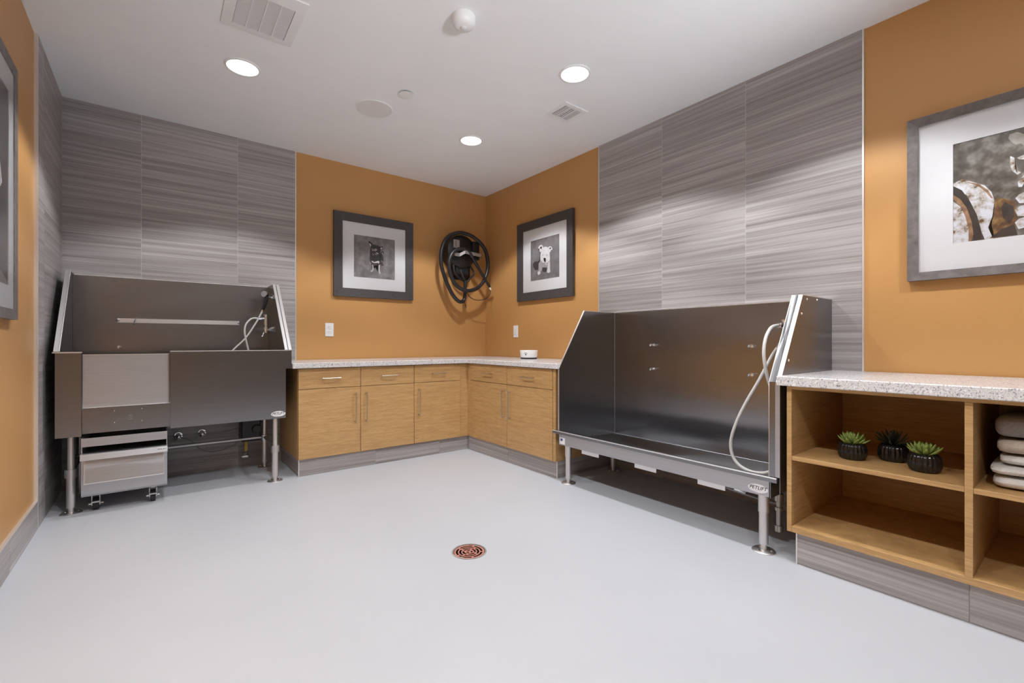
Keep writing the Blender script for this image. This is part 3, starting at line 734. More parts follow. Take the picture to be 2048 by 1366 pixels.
for x, y in ((-0.647, -1.990), (-0.662, -3.338), (-0.151, -1.984), (-0.151, -3.338)):
    o = MB().cyl((x, y, 0.19), (x, y, 0.275), 0.0247).build('leg', M['steel_leg'], tb)
    MB().cyl((x, y, 0.035), (x, y, 0.19), 0.0212).build('lower_tube', M['steel_leg'], o)
    MB().lathe((x, y, 0), [(0.0, 0.007), (0.0145, 0.007), (0.0145, 0.036)], 16).lathe((x, y, 0), [(0.0, 0.0), (0.051, 0.0), (0.052, 0.004), (0.047, 0.008), (0.0, 0.009)], 30).build('foot', M['steel_leg'], o)
    for k in range(3):
        a = 2 * math.pi * k / 3 + 0.9
        MB().lathe((x + 0.034 * math.cos(a), y + 0.034 * math.sin(a), 0.008), [(0.006, 0), (0.005, 0.003), (0, 0.0035)], 10).build('anchor_screw', M['chrome'], o)
for a, b in (((-0.064, YL - 0.001, 0.28), (-0.064, YL - 0.001, 1.249)), ((-0.064, YL, 0.281), (-0.064, YR, 0.281))):
    MB().tube([a, b], 0.0014, 6, 1).build('weld_seam', M['steel_satin'], tb)
mb = MB().cyl((-0.355, YR, 1.02), (-0.355, YR + 0.012, 1.02), 0.026).cyl((-0.355, YR, 1.02), (-0.355, -3.31, 1.02), 0.012)
mb.lathe((-0.355, -3.312, 0), [(0.0, 1.00), (0.018, 1.004), (0.019, 1.03), (0.013, 1.045), (0.016, 1.05), (0.016, 1.12), (0.0205, 1.122), (0.0205, 1.132), (0.0, 1.135)], 18)
tap = mb.build('mixer_tap', M['chrome'], tb)
MB().cyl((-0.360, -3.310, 1.100), (-0.425, -3.305, 1.100), 0.010).cyl((-0.388, -3.308, 1.100), (-0.412, -3.306, 1.100), 0.014, None, 6).build('hose_outlet', M['chrome'], tap)
MB().tube([(-0.40, YR, 1.035), (-0.40, -3.345, 1.032), (-0.402, -3.322, 1.024)], 0.007, 8, 4).build('shower_holder', M['chrome'], tb)
ho = thing('shower_hose', (-0.42, -3.2, 0.30), 'pale grey shower hose looping down inside the open fronted tub', 'hose')
MB().tube([(-0.423, -3.305, 1.100), (-0.470, -3.301, 1.094), (-0.512, -3.301, 1.075), (-0.552, -3.300, 1.032), (-0.572, -3.300, 0.973), (-0.566, -3.301, 0.910), (-0.537, -3.303, 0.833), (-0.500, -3.308, 0.767), (-0.46, -3.318, 0.66), (-0.43, -3.322, 0.53), (-0.41, -3.318, 0.42), (-0.40, -3.285, 0.345), (-0.40, -3.262, 0.325), (-0.40, -3.219, 0.305), (-0.40, -3.153, 0.300), (-0.405, -3.092, 0.325), (-0.41, -3.058, 0.377), (-0.415, -3.054, 0.456), (-0.42, -3.086, 0.560), (-0.42, -3.138, 0.676), (-0.415, -3.208, 0.808), (-0.41, -3.270, 0.938), (-0.406, -3.312, 1.005)], 0.0085, 10, 6).build('hose', M['hose'], ho)
MB().cyl((-0.408, -3.300, 0.982), (-0.402, -3.330, 1.032), 0.012, 0.014).build('connector', M['chrome'], ho)
# drain plumbing under it
v = thing('drain_pipe', (-0.45, -3.30, 0), 'chrome drain pipe and hoses hanging under the open fronted tub', 'pipe')
MB().cyl((-0.55, -3.362, 0.262), (-0.55, -3.362, 0.225), 0.020).cyl((-0.55, -3.362, 0.225), (-0.55, -3.362, 0.085), 0.013).cyl((-0.55, -3.362, 0.195), (-0.55, -3.362, 0.178), 0.019).cyl((-0.55, -3.362, 0.105), (-0.55, -3.362, 0.075), 0.019).build('tailpiece', M['brass'], v)
MB().tube([(-0.60, -3.05, 0.262), (-0.55, -3.12, 0.225), (-0.48, -3.25, 0.19), (-0.45, -3.33, 0.18)], 0.009, 8, 5).build('drain_hose', M['braid'], v)
MB().cyl((-0.60, -3.16, 0.255), (-0.56, -3.20, 0.235), 0.018).cyl((-0.60, -3.05, 0.245), (-0.60, -3.05, 0.265), 0.02).build('coupling', M['chrome'], v)

DOG1= [('black', [(0.408, 0.801), (0.459, 0.822), (0.51, 0.819), (0.582, 0.809), (0.639, 0.781), (0.644, 0.71), (0.615, 0.636), (0.657, 0.631), (0.696, 0.585), (0.715, 0.516), (0.715, 0.425), (0.691, 0.442), (0.663, 0.47), (0.646, 0.397), (0.636, 0.345), (0.592, 0.361), (0.49, 0.36), (0.419, 0.362), (0.388, 0.399), (0.376, 0.497), (0.388, 0.598), (0.388, 0.698)]), ('black', [(0.34, 0.893), (0.388, 0.886), (0.449, 0.834), (0.459, 0.787), (0.408, 0.756), (0.366, 0.8)]), ('light', [(0.36, 0.839), (0.408, 0.816), (0.413, 0.789), (0.4, 0.768), (0.376, 0.796)]), ('black', [(0.618, 0.773), (0.696, 0.81), (0.705, 0.779), (0.686, 0.731), (0.655, 0.707), (0.618, 0.727)]), ('light', [(0.639, 0.758), (0.691, 0.779), (0.667, 0.726), (0.646, 0.731)]), ('black', [(0.649, 0.63), (0.665, 0.673), (0.696, 0.691), (0.723, 0.661), (0.74, 0.623), (0.717, 0.634), (0.696, 0.661), (0.675, 0.652), (0.667, 0.617)]), ('mid', [(0.427, 0.715), (0.447, 0.728), (0.459, 0.689), (0.518, 0.73), (0.559, 0.722), (0.553, 0.689), (0.51, 0.665), (0.461, 0.673), (0.445, 0.653), (0.433, 0.672)]), ('light', [(0.531, 0.638), (0.587, 0.62), (0.584, 0.6), (0.541, 0.614)]), ('mid', [(0.495, 0.621), (0.541, 0.592), (0.582, 0.582), (0.541, 0.572), (0.505, 0.588)]), ('mid', [(0.441, 0.615), (0.477, 0.564), (0.464, 0.55), (0.445, 0.583)]), ('light', [(0.413, 0.419), (0.449, 0.416), (0.48, 0.394), (0.531, 0.415), (0.582, 0.437), (0.615, 0.426), (0.603, 0.37), (0.572, 0.387), (0.49, 0.372), (0.439, 0.383)]), ('dark', [(0.408, 0.361), (0.636, 0.363), (0.636, 0.325), (0.592, 0.157), (0.57, 0.177), (0.582, 0.314), (0.492, 0.31), (0.477, 0.248), (0.434, 0.204), (0.424, 0.243)]), ('light', [(0.434, 0.324), (0.455, 0.326), (0.471, 0.248), (0.461, 0.185), (0.429, 0.155), (0.391, 0.154), (0.396, 0.17), (0.434, 0.194), (0.449, 0.235)]), ('light', [(0.598, 0.341), (0.629, 0.345), (0.619, 0.242), (0.642, 0.154), (0.642, 0.125), (0.613, 0.123), (0.592, 0.159), (0.59, 0.24)]), ('dark', [(0.639, 0.427), (0.691, 0.417), (0.675, 0.37), (0.696, 0.331), (0.715, 0.288), (0.681, 0.281), (0.663, 0.328), (0.636, 0.355)]), ('light', [(0.681, 0.325), (0.711, 0.304), (0.691, 0.29)])]
DOG2= [('dark', [(0.069, 0.435), (0.148, 0.475), (0.289, 0.466), (0.266, 0.257), (0.164, 0.26), (0.085, 0.351)]), ('grey', [(0.332, 0.61), (0.366, 0.465), (0.457, 0.402), (0.576, 0.356), (0.682, 0.411), (0.688, 0.253), (0.688, 0.155), (0.635, 0.132), (0.576, 0.159), (0.576, 0.258), (0.502, 0.277), (0.434, 0.276), (0.35, 0.166), (0.304, 0.132), (0.25, 0.148), (0.25, 0.209), (0.281, 0.296), (0.273, 0.397), (0.332, 0.45)]), ('dark', [(0.411, 0.289), (0.562, 0.279), (0.579, 0.228), (0.562, 0.171), (0.457, 0.179), (0.414, 0.249)]), ('white', [(0.427, 0.776), (0.502, 0.785), (0.576, 0.768), (0.65, 0.719), (0.668, 0.638), (0.675, 0.549), (0.684, 0.479), (0.668, 0.413), (0.606, 0.392), (0.547, 0.37), (0.487, 0.398), (0.411, 0.419), (0.366, 0.475), (0.35, 0.557), (0.35, 0.628), (0.384, 0.702)]), ('white', [(0.261, 0.793), (0.317, 0.844), (0.381, 0.85), (0.437, 0.814), (0.43, 0.765), (0.384, 0.697), (0.35, 0.676), (0.301, 0.711), (0.317, 0.763), (0.286, 0.776)]), ('dark', [(0.312, 0.784), (0.366, 0.816), (0.404, 0.799), (0.396, 0.759), (0.369, 0.745), (0.343, 0.774)]), ('white', [(0.618, 0.752), (0.672, 0.765), (0.73, 0.747), (0.762, 0.701), (0.755, 0.652), (0.732, 0.685), (0.717, 0.669), (0.694, 0.632), (0.665, 0.622), (0.647, 0.681)]), ('dark', [(0.653, 0.719), (0.688, 0.738), (0.723, 0.722), (0.72, 0.7), (0.694, 0.702), (0.672, 0.693)]), ('black', [(0.454, 0.514), (0.502, 0.517), (0.542, 0.49), (0.52, 0.443), (0.52, 0.389), (0.487, 0.428), (0.464, 0.459)]), ('grey', [(0.404, 0.604), (0.46, 0.601), (0.457, 0.582), (0.411, 0.582)]), ('grey', [(0.554, 0.581), (0.606, 0.584), (0.606, 0.567), (0.569, 0.565)]), ('white', [(0.25, 0.209), (0.289, 0.216), (0.353, 0.186), (0.344, 0.155), (0.298, 0.126), (0.249, 0.148)]), ('white', [(0.576, 0.218), (0.679, 0.217), (0.695, 0.155), (0.635, 0.13), (0.576, 0.157)]), ('white', [(0.606, 0.382), (0.676, 0.402), (0.682, 0.303), (0.672, 0.216), (0.599, 0.216), (0.613, 0.312)]), ('white', [(0.539, 0.371), (0.591, 0.35), (0.562, 0.334), (0.517, 0.355)])]
ART= [('white', [(-0.002, 0.606), (0.063, 0.634), (0.144, 0.582), (0.222, 0.529), (0.266, 0.454), (0.288, 0.355), (0.277, 0.232), (0.244, 0.114), (0.277, -0.002), (0.222, -0.008), (0.178, 0.159), (0.144, 0.326), (0.098, 0.466), (-0.002, 0.541)]), ('dark', [(-0.002, 0.582), (0.063, 0.523), (0.121, 0.396), (0.167, 0.257), (0.195, 0.108), (0.2, -0.009), (0.144, -0.01), (0.132, 0.168), (0.098, 0.321), (0.051, 0.429), (-0.002, 0.5)]), ('rustl', [(-0.002, 0.491), (0.051, 0.437), (0.098, 0.337), (0.13, 0.201), (0.144, 0.07), (0.127, -0.007), (0.11, -0.007), (0.098, 0.175), (0.063, 0.345), (-0.002, 0.45)]), ('white', [(-0.002, 0.426), (0.051, 0.364), (0.086, 0.259), (0.11, 0.125), (0.11, -0.004), (-0.002, -0.004)]), ('rust', [(0.288, 0.386), (0.352, 0.37), (0.415, 0.324), (0.435, 0.182), (0.415, 0.019), (0.288, 0.004), (0.266, 0.141), (0.283, 0.247)]), ('dark', [(0.352, 0.339), (0.409, 0.279), (0.415, 0.187), (0.384, 0.117), (0.341, 0.187), (0.331, 0.282)]), ('dark', [(0.255, 0.01), (0.331, 0.081), (0.415, 0.11), (0.435, 0.007)]), ('pale', [(0.384, 0.967), (0.435, 0.971), (0.479, 0.932), (0.479, 0.82), (0.456, 0.858), (0.425, 0.853), (0.394, 0.894), (0.376, 0.931)]), ('white', [(0.389, 0.759), (0.415, 0.735), (0.42, 0.627), (0.456, 0.586), (0.435, 0.569), (0.399, 0.618), (0.384, 0.699)]), ('white', [(0.43, 0.73), (0.479, 0.744), (0.479, 0.699), (0.445, 0.71)]), ('white', [(0.435, 0.501), (0.479, 0.564), (0.479, 0.488), (0.461, 0.448), (0.44, 0.454)]), ('white', [(0.42, 0.353), (0.445, 0.384), (0.479, 0.398), (0.479, 0.293), (0.445, 0.301)]), ('white', [(0.417, 0.247), (0.445, 0.271), (0.479, 0.278), (0.479, 0.172), (0.435, 0.182)]), ('white', [(0.417, 0.125), (0.445, 0.157), (0.479, 0.165), (0.479, 0.067), (0.44, 0.06)]), ('rustl', [(0.098, 0.595), (0.178, 0.557), (0.244, 0.475), (0.277, 0.389), (0.266, 0.391), (0.228, 0.464), (0.178, 0.533)])]

# ------------------------------------------------------------------ base cabinets and countertops
def pull(parent, p, q, n, r=0.0045, post=0.012):
    """bar pull: bar from p to q, posts going back along -n by 0.03"""
    p, q, n = Vector(p), Vector(q), Vector(n); d = (q - p).normalized()
    mb = MB().cyl(p, q, r, None, 8)
    for e in (p + d * post, q - d * post): mb.cyl(e, e - n * 0.0335, r * 0.9, None, 8)
    return mb.build('pull', M['pull'], parent)
Wd = M['wood']; YD = -0.663; ZB, ZM, ZT = 0.130, 0.6575, 0.812; g = 0.0018
def cab_A(x0, x1, cols, label, filler=None):
    t = thing('base_cabinet', ((x0 + x1) / 2, -0.33, 0.13), label, 'cabinet', 'oak base cabinets')
    bx('carcass', Wd, t, x0, x1, -0.6435, -0.012, 0.130, 0.817)
    for a, b, side in cols:
        d = bx('drawer_front', Wd, t, a + g, b - g, YD, -0.6445, ZM + g, ZT, 0.0012, 1)
        c = (a + b) / 2
        pull(d, (c - 0.069, -0.697, 0.736), (c + 0.069, -0.697, 0.736), (0, -1, 0))
        d = bx('door', Wd, t, a + g, b - g, YD, -0.6445, ZB, ZM - g, 0.0012, 1)
        x = b - 0.048 if side > 0 else a + 0.040
        pull(d, (x, -0.697, 0.370), (x, -0.697, 0.613), (0, -1, 0))
    if filler: bx('filler', Wd, t, filler[0], filler[1], -0.656, -0.6435, 0.130, 0.812)
    return t
cab_A(-2.152, -1.2125, [(-2.152, -1.6825, 1), (-1.6825, -1.2125, -1)], 'oak two door base cabinet beside the gated steel tub')
cab_A(-1.2120, -0.6485, [(-1.2120, -0.742, -1)], 'oak single door base cabinet in the corner below the dog portrait', (-0.740, -0.6485))
t = thing('base_cabinet', (-0.33, -1.27, 0.13), 'oak two door base cabinet under the pet bowl beside the open tub', 'cabinet', 'oak base cabinets')
bx('carcass', Wd, t, -0.6435, -0.012, -1.872, -0.6490, 0.130, 0.817)
for a, b, side in ((-1.838, -1.276, -1), (-1.276, -0.716, 1)):
    d = bx('drawer_front', Wd, t, YD, -0.6445, a + g, b - g, ZM + g, ZT, 0.0012, 1)
    c = (a + b) / 2 - 0.005
    pull(d, (-0.697, c + 0.075, 0.736), (-0.697, c - 0.075, 0.736), (-1, 0, 0))
    d = bx('door', Wd, t, YD, -0.6445, a + g, b - g, ZB, ZM - g, 0.0012, 1)
    y = b - 0.052 if side < 0 else a + 0.030
    pull(d, (-0.697, y, 0.372), (-0.697, y, 0.613), (-1, 0, 0))
bx('filler', Wd, t, -0.656, -0.6435, -0.7135, -0.6570, 0.130, 0.812)
bx('end_panel', Wd, t, -0.661, -0.6435, -1.872, -1.841, 0.130, 0.812)
o = MB().prism([(-2.196, -0.690, 0.817), (-0.690, -0.690, 0.817), (-0.690, -1.914, 0.817), (-0.0105, -1.914, 0.817), (-0.0105, -0.0105, 0.817), (-2.196, -0.0105, 0.817)], (0, 0, 0.040)).build('countertop', M['granite'], None, 0.004, 3)
tag(o, 'L-shaped speckled grey granite countertop on the oak base cabinets', 'countertop')

# ------------------------------------------------------------------ open shelf unit on the right
t = thing('open_shelf_cabinet', (-0.36, -4.05, 0.145), 'oak open shelf cabinet holding succulents and towels', 'cabinet')
FX = -0.700; Y0, Y1 = -4.66, -3.456
bx('side_panel', Wd, t, FX, -0.012, Y1 - 0.020, Y1, 0.146, 0.8125, 0.001, 1)
bx('side_panel', Wd, t, FX, -0.012, Y0, Y0 + 0.020, 0.146, 0.8125, 0.001, 1)
bx('divider', Wd, t, FX, -0.030, -4.065, -4.043, 0.1735, 0.797, 0.001, 1)
bx('bottom', Wd, t, FX, -0.012, Y0 + 0.0202, Y1 - 0.0202, 0.146, 0.173, 0.001, 1)
bx('back', Wd, t, -0.030, -0.014, Y0 + 0.0202, Y1 - 0.0202, 0.1735, 0.797)
bx('top_rail', Wd, t, FX, -0.012, Y0 + 0.0202, Y1 - 0.0202, 0.7975, 0.8125)
bx('shelf', Wd, t, FX + 0.001, -0.0305, -4.0425, Y1 - 0.0203, 0.4735, 0.4925, 0.001, 1)
bx('shelf', Wd, t, FX + 0.001, -0.0305, Y0 + 0.0203, -4.0655, 0.4735, 0.4925, 0.001, 1)
o = bx('countertop', M['granite'], None, -0.732, -0.0105, -4.70, -3.4235, 0.8130, 0.857, 0.004, 3)
tag(o, 'speckled grey granite countertop over the open shelf', 'countertop')

# succulents
def leaf_mesh(name, L, Wl, T, m, curl=0.25):
    mb = MB(); R = []
    for i, (s, w) in enumerate(((0.0, 0.45), (0.3, 0.85), (0.6, 1.0), (0.85, 0.62))):
        c = Vector((L * s, 0, curl * L * s * s))
        R.append([mb.v(c + Vector((0, Wl * w * math.cos(a), T * w * math.sin(a)))) for a in [2 * math.pi * k / 6 for k in range(6)]])
    tip = mb.v((L, 0, curl * L))
    for A, B in zip(R, R[1:]):
        for k in range(6): mb.face([A[k], A[(k + 1) % 6], B[(k + 1) % 6], B[k]], True)
    for k in range(6): mb.face([R[-1][k], R[-1][(k + 1) % 6], tip], True)
    mb.face(R[0][::-1])
    me = bpy.data.meshes.new(name); bmesh.ops.recalc_face_normals(mb.bm, faces=mb.bm.faces); mb.bm.to_mesh(me); mb.bm.free(); me.materials.append(m)
    return me
LM = leaf_mesh('leaf', 0.054, 0.0100, 0.0050, M['leaf'], 0.40); LD = leaf_mesh('leaf', 0.075, 0.0055, 0.003, M['leaf_dark'], 0.15)
def succulent(x, y, label, me, rings, rnd):
    z = 0.4928
    t = thing('potted_succulent', (x, y, z), label, 'potted plant', 'small succulents on the shelf')
    n = 132
    rib = lambda s: 1.0 + 0.035 * math.cos(2 * math.pi * s * 22)
    MB().lathe((x, y, z), [(0.0, 0.0), (0.040, 0.0), (0.047, 0.006), (0.0525, 0.022), (0.0530, 0.045), (0.050, 0.060), (0.044, 0.069), (0.040, 0.071), (0.038, 0.066), (0.0, 0.064)], n, rad=rib).build('pot', M['pot'], t)
    MB().lathe((x, y, z), [(0.0, 0.068), (0.038, 0.066)], 24).build('soil', M['soil'], t)
    k = 0
    for cnt, elev, sc, rad in rings:
        for i in range(cnt):
            o = bpy.data.objects.new('leaf', me); COL.objects.link(o); o.parent = t
            a = 2 * math.pi * (i + 0.5 * (k % 2)) / cnt + rnd.uniform(-0.12, 0.12)
            e = elev + rnd.uniform(-0.1, 0.1)
            o.location = (rad * math.cos(a), rad * math.sin(a), 0.066 + 0.003 * k)
            o.rotation_euler = (0, -e, a); s = sc * rnd.uniform(0.9, 1.08); o.scale = (s, s, s)
        k += 1
    return t
R1 = random.Random(3)
succulent(-0.536, -3.662, 'bright green rosette succulent in black ribbed pot nearest the open tub', LM, [(10, 0.16, 1.0, 0.010), (9, 0.48, 0.96, 0.009), (7, 0.82, 0.86, 0.008), (5, 1.1, 0.72, 0.006), (3, 1.35, 0.55, 0.003)], R1)
succulent(-0.437, -3.783, 'dark spiky succulent in black ribbed pot between two green ones', LD, [(10, 0.35, 1.0, 0.010), (9, 0.68, 0.98, 0.008), (6, 1.05, 0.9, 0.005), (3, 1.35, 0.8, 0.003)], R1)
succulent(-0.546, -3.907, 'bright green rosette succulent in black ribbed pot nearest the shelf divider', LM, [(9, 0.22, 1.04, 0.010), (8, 0.55, 0.94, 0.009), (7, 0.85, 0.8, 0.008), (5, 1.12, 0.66, 0.006), (3, 1.35, 0.5, 0.003)], R1)

# folded towels
def towel(z0, z1, x0, x1, y0, y1, m, label, seed, sag):
    rr = random.Random(seed); mb = MB()
    nx, ny = 8, 12; hh = z1 - z0
    def pt(u, v, w):
        x = x0 + (x1 - x0) * u; y = y0 + (y1 - y0) * v
        return (x, y, z0 + hh * w)
    prof = [(0.0, 0.5), (0.015, 0.2), (0.06, 0.02), (0.3, 0.0), (0.7, 0.0), (0.94, 0.02), (0.985, 0.2), (1.0, 0.5), (0.985, 0.8), (0.94, 0.98), (0.7, 1.0), (0.3, 1.0), (0.06, 0.98), (0.015, 0.8)]
    rings = []
    for j in range(ny + 1):
        v = j / ny
        end = 0.05 * (1 - min(1, min(v, 1 - v) * 10)) ** 2
        sq = 1 - 0.35 * (1 - min(1, min(v, 1 - v) * 14)) ** 2
        ring = []
        for u, w in prof:
            uu = 0.5 + (u - 0.5) * (1 - end)
            ww = 0.5 + (w - 0.5) * sq
            jt = Vector((rr.uniform(-1, 1) * 0.0022, rr.uniform(-1, 1) * 0.0015, (rr.uniform(-1, 1) * 0.0016 - sag * math.sin(v * 7 + u * 3) * 0.002) if 0 < w < 0.98 else 0))
            ring.append(mb.v(Vector(pt(uu, v, ww)) + jt))
        rings.append(ring)
    n = len(prof)
    for A, B in zip(rings, rings[1:]):
        for k in range(n): mb.face([A[k], A[(k + 1) % n], B[(k + 1) % n], B[k]], True)
    mb.face(rings[0][::-1]); mb.face(rings[-1])
    o = mb.build('folded_towel', m, None, origin=((x0 + x1) / 2, (y0 + y1) / 2, z0))
    s = o.modifiers.new('smooth', 'SUBSURF'); s.levels = 1; s.render_levels = 1
    return tag(o, label, 'towel', 'folded towels on the shelf')
zs = [0.4930, 0.541, 0.575, 0.612, 0.668, 0.745]
towel(zs[0], zs[1] - 0.003, -0.635, -0.25, -4.46, -4.096, M['towel'], 'cream folded towel at the bottom of the stack', 1, 0.6)
towel(zs[1], zs[2] - 0.003, -0.640, -0.25, -4.46, -4.090, M['towel'], 'cream folded towel second from the bottom of the stack', 2, 0.6)
towel(zs[2], zs[3] - 0.003, -0.610, -0.25, -4.45, -4.112, M['towel'], 'short cream folded towel in the middle of the stack', 3, 1)
towel(zs[3], zs[4] - 0.003, -0.610, -0.25, -4.46, -4.104, M['towel2'], 'tan folded towel second from the top of the stack', 4, 1)
towel(zs[4], zs[5], -0.600, -0.25, -4.46, -4.098, M['towel3'], 'thick grey folded towel on top of the stack', 5, 1)

# pet bowl on the countertop
bz = 0.857; bc = (-0.215, -1.03, bz)
t = thing('pet_bowl', bc, 'white pet bowl with paw mark on the granite countertop', 'bowl')
MB().lathe(bc, [(0.0, 0.014), (0.076, 0.014), (0.079, 0.020), (0.0835, 0.078), (0.0820, 0.082), (0.0795, 0.080), (0.070, 0.040), (0.0, 0.032)], 44).build('body', M['white'], t)
MB().lathe(bc, [(0.0, 0.0), (0.074, 0.0), (0.0765, 0.004), (0.0765, 0.014), (0.0, 0.0145)], 44).build('base_ring', M['rubber'], t)
def on_bowl(du, dz, r):
    a0 = math.atan2(-4.3468 + 1.03, -2.9914 + 0.215)      # side that faces into the room
    a = a0 + (-0.015 + du) / 0.0805 - 0.18
    rad = 0.0797 + (dz - 0.020) * 0.075
    c = Vector((bc[0] + rad * math.cos(a), bc[1] + rad * math.sin(a), bz + dz)); n = Vector((math.cos(a), math.sin(a), -0.07)).normalized()
    u = Vector((-math.sin(a), math.cos(a), 0)); v = n.cross(u)
    return [c + n * 0.0002 + u * r * math.cos(q) + v * r * 1.15 * math.sin(q) for q in [2 * math.pi * k / 12 for k in range(12)]], n
mb = MB()
for du, dz, r in ((0, 0.042, 0.0060), (-0.0125, 0.050, 0.0032), (-0.0050, 0.0575, 0.0034), (0.0050, 0.0575, 0.0034), (0.0125, 0.050, 0.0032)):
    pts, n = on_bowl(du, dz, r); mb.prism(pts, n * 0.0004)
mb.build('paw_mark', M['ink'], t)

# ------------------------------------------------------------------ framed pictures
def framed(name, wall, a0, a1, z0, z1, fw, mw, depth, mframe, label, polys, cols, mback, lip=0.006, D=0.010):
    """wall 'A': x runs a0->a1 facing -y; 'B': y runs a0->a1 (a0 > a1) facing -x; 'C': on the left wall facing +x"""
    def pt(h, z, d):
        if wall == 'A': return (a0 + h, -d - 0.001, z0 + z)
        if wall == 'B': return (-d - 0.001, a0 - h, z0 + z)
        return (-W - 0.0140 + d, a0 - h, z0 + z)
    wd, ht = abs(a1 - a0), z1 - z0
    t = thing(name, pt(wd / 2, 0, 0), label, 'picture', 'framed pictures on the walls')
    nd = Vector(pt(0, 0, 1)) - Vector(pt(0, 0, 0))
    def bar(h0, z_0, h1, z_1, i0, j0, i1, j1):
        mb = MB(); P = [(h0, z_0), (h1, z_1), (i1, j1), (i0, j0)]
        A = [mb.v(pt(h, z, 0)) for h, z in P]; B = [mb.v(pt(h, z, depth if k < 2 else depth - lip)) for k, (h, z) in enumerate(P)]
        mb.face(A); mb.face(B)
        for k in range(4): mb.face([A[k], A[(k + 1) % 4], B[(k + 1) % 4], B[k]])
        return mb.build('frame_rail', mframe, t)
    bar(0, 0, wd, 0, fw, fw, wd - fw, fw); bar(wd, 0, wd, ht, wd - fw, fw, wd - fw, ht - fw)
    bar(wd, ht, 0, ht, wd - fw, ht - fw, fw, ht - fw); bar(0, ht, 0, 0, fw, ht - fw, fw, fw)
    def slab(nm, m, h0, h1, za, zb, d0, d1):
        return MB().prism([pt(h0, za, d0), pt(h1, za, d0), pt(h1, zb, d0), pt(h0, zb, d0)], nd * (d1 - d0)).build(nm, m, t)
    mt, mb_, ml, mr = mw
    h0, h1, zz0, zz1 = fw + ml, wd - fw - mr, fw + mb_, ht - fw - mt
    # mat board with a window
    mb = MB()
    for (a, b, c, d) in ((fw, wd - fw, fw, zz0), (fw, wd - fw, zz1, ht - fw), (fw, h0, zz0, zz1), (h1, wd - fw, zz0, zz1)):
        mb.prism([pt(a, c, D), pt(b, c, D), pt(b, d, D), pt(a, d, D)], nd * 0.003)
    mb.build('mat_board', M['mat_board'], t)
    pr = slab('print', mback, h0 - 0.004, h1 + 0.004, zz0 - 0.004, zz1 + 0.004, D - 0.004, D - 0.001)
    if polys:
        keys = sorted(set(k for k, _ in polys)); mb = MB()
        pw, ph = h1 - h0, zz1 - zz0
        for i, (k, q) in enumerate(polys):
            mb.mi = keys.index(k); dd = D - 0.001 + 0.00005 * (i + 1)
            q = [(min(max(u, 0), 1), min(max(v, 0), 1)) for u, v in q]
            vs = [mb.v(pt(h0 + u * pw, zz0 + v * ph, dd)) for u, v in q]
            mb.face(vs)
        bmesh.ops.triangulate(mb.bm, faces=mb.bm.faces)
        mb.build('printed_image', [M[cols[k]] for k in keys], pr)
    slab('glass', M['glass'], fw - 0.002, wd - fw + 0.002, fw - 0.002, ht - fw + 0.002, depth - lip - 0.0035, depth - lip - 0.0015)
    return t
DC = dict(black='p_black', dark='p_dark', mid='p_mid', light='p_light', grey='p_grey', white='p_white')
framed('framed_picture', 'A', -1.704, -0.916, 1.441, 2.228, 0.080, (0.115, 0.113, 0.108, 0.112), 0.030, M['frame_dark'], 'charcoal framed photograph of a black and tan dog standing', DOG1, DC, M['p_back'])
framed('framed_picture', 'B', -0.617, -1.422, 1.433, 2.226, 0.083, (0.115, 0.110, 0.118, 0.106), 0.030, M['frame_dark'], 'charcoal framed photograph of a white puppy sitting', DOG2, DC, M['p_back2'])
AC = dict(white='a_white', dark='a_dark', rust='a_rust', rustl='a_rustl', pale='a_pale')
framed('framed_picture', 'B', -3.749, -4.550, 1.315, 2.112, 0.040, (0.125, 0.124, 0.124, 0.124), 0.035, M['frame_pewter'], 'pewter framed print of peeling rusty metal above the shelf', ART, AC, M['a_back'])
framed('framed_picture', 'C', -1.334, -2.440, 1.112, 2.240, 0.045, (0.100, 0.100, 0.080, 0.080), 0.026, M['frame_pewter'], 'tall pewter framed dark print on the left wall', [('mid', [(0, 0), (0.5, 0), (0.5, 0.13), (0.12, 0.06), (0, 0.02)]), ('light', [(0.10, 0.50), (0.16, 0.45), (0.4, 0.45), (0.4, 0.62), (0.14, 0.6)])], DC, M['p_dark'], 0.003, 0.016)

# ------------------------------------------------------------------ outlets
t = thing('wall_outlet', (-1.737, 0, 1.128), 'white duplex wall outlet below the black dog picture', 'outlet')
bx('plate', M['white'], t, -1.774, -1.699, -0.006, -0.0002, 1.067, 1.189, 0.002)
for z in (1.104, 1.152):
    rc = bx('receptacle', M['white'], t, -1.753, -1.720, -0.0085, -0.006, z - 0.014, z + 0.014, 0.001)
    for dx in (-0.006, 0.006): bx('slot', M['ink'], rc, -1.7365 + dx - 0.001, -1.7365 + dx + 0.001, -0.0090, -0.0084, z - 0.002, z + 0.007)
MB().cyl((-1.7365, -0.006, 1.128), (-1.7365, -0.0075, 1.128), 0.003, 0.002, 8).build('screw', M['bar'], t)
t = thing('wall_outlet', (0, -0.5625, 1.128), 'white wall plate on the right wall under the puppy picture', 'outlet')
bx('plate', M['white'], t, -0.006, -0.0002, -0.600, -0.525, 1.065, 1.190, 0.002)
bx('rocker', M['white'], t, -0.009, -0.006, -0.579, -0.546, 1.095, 1.160, 0.001)

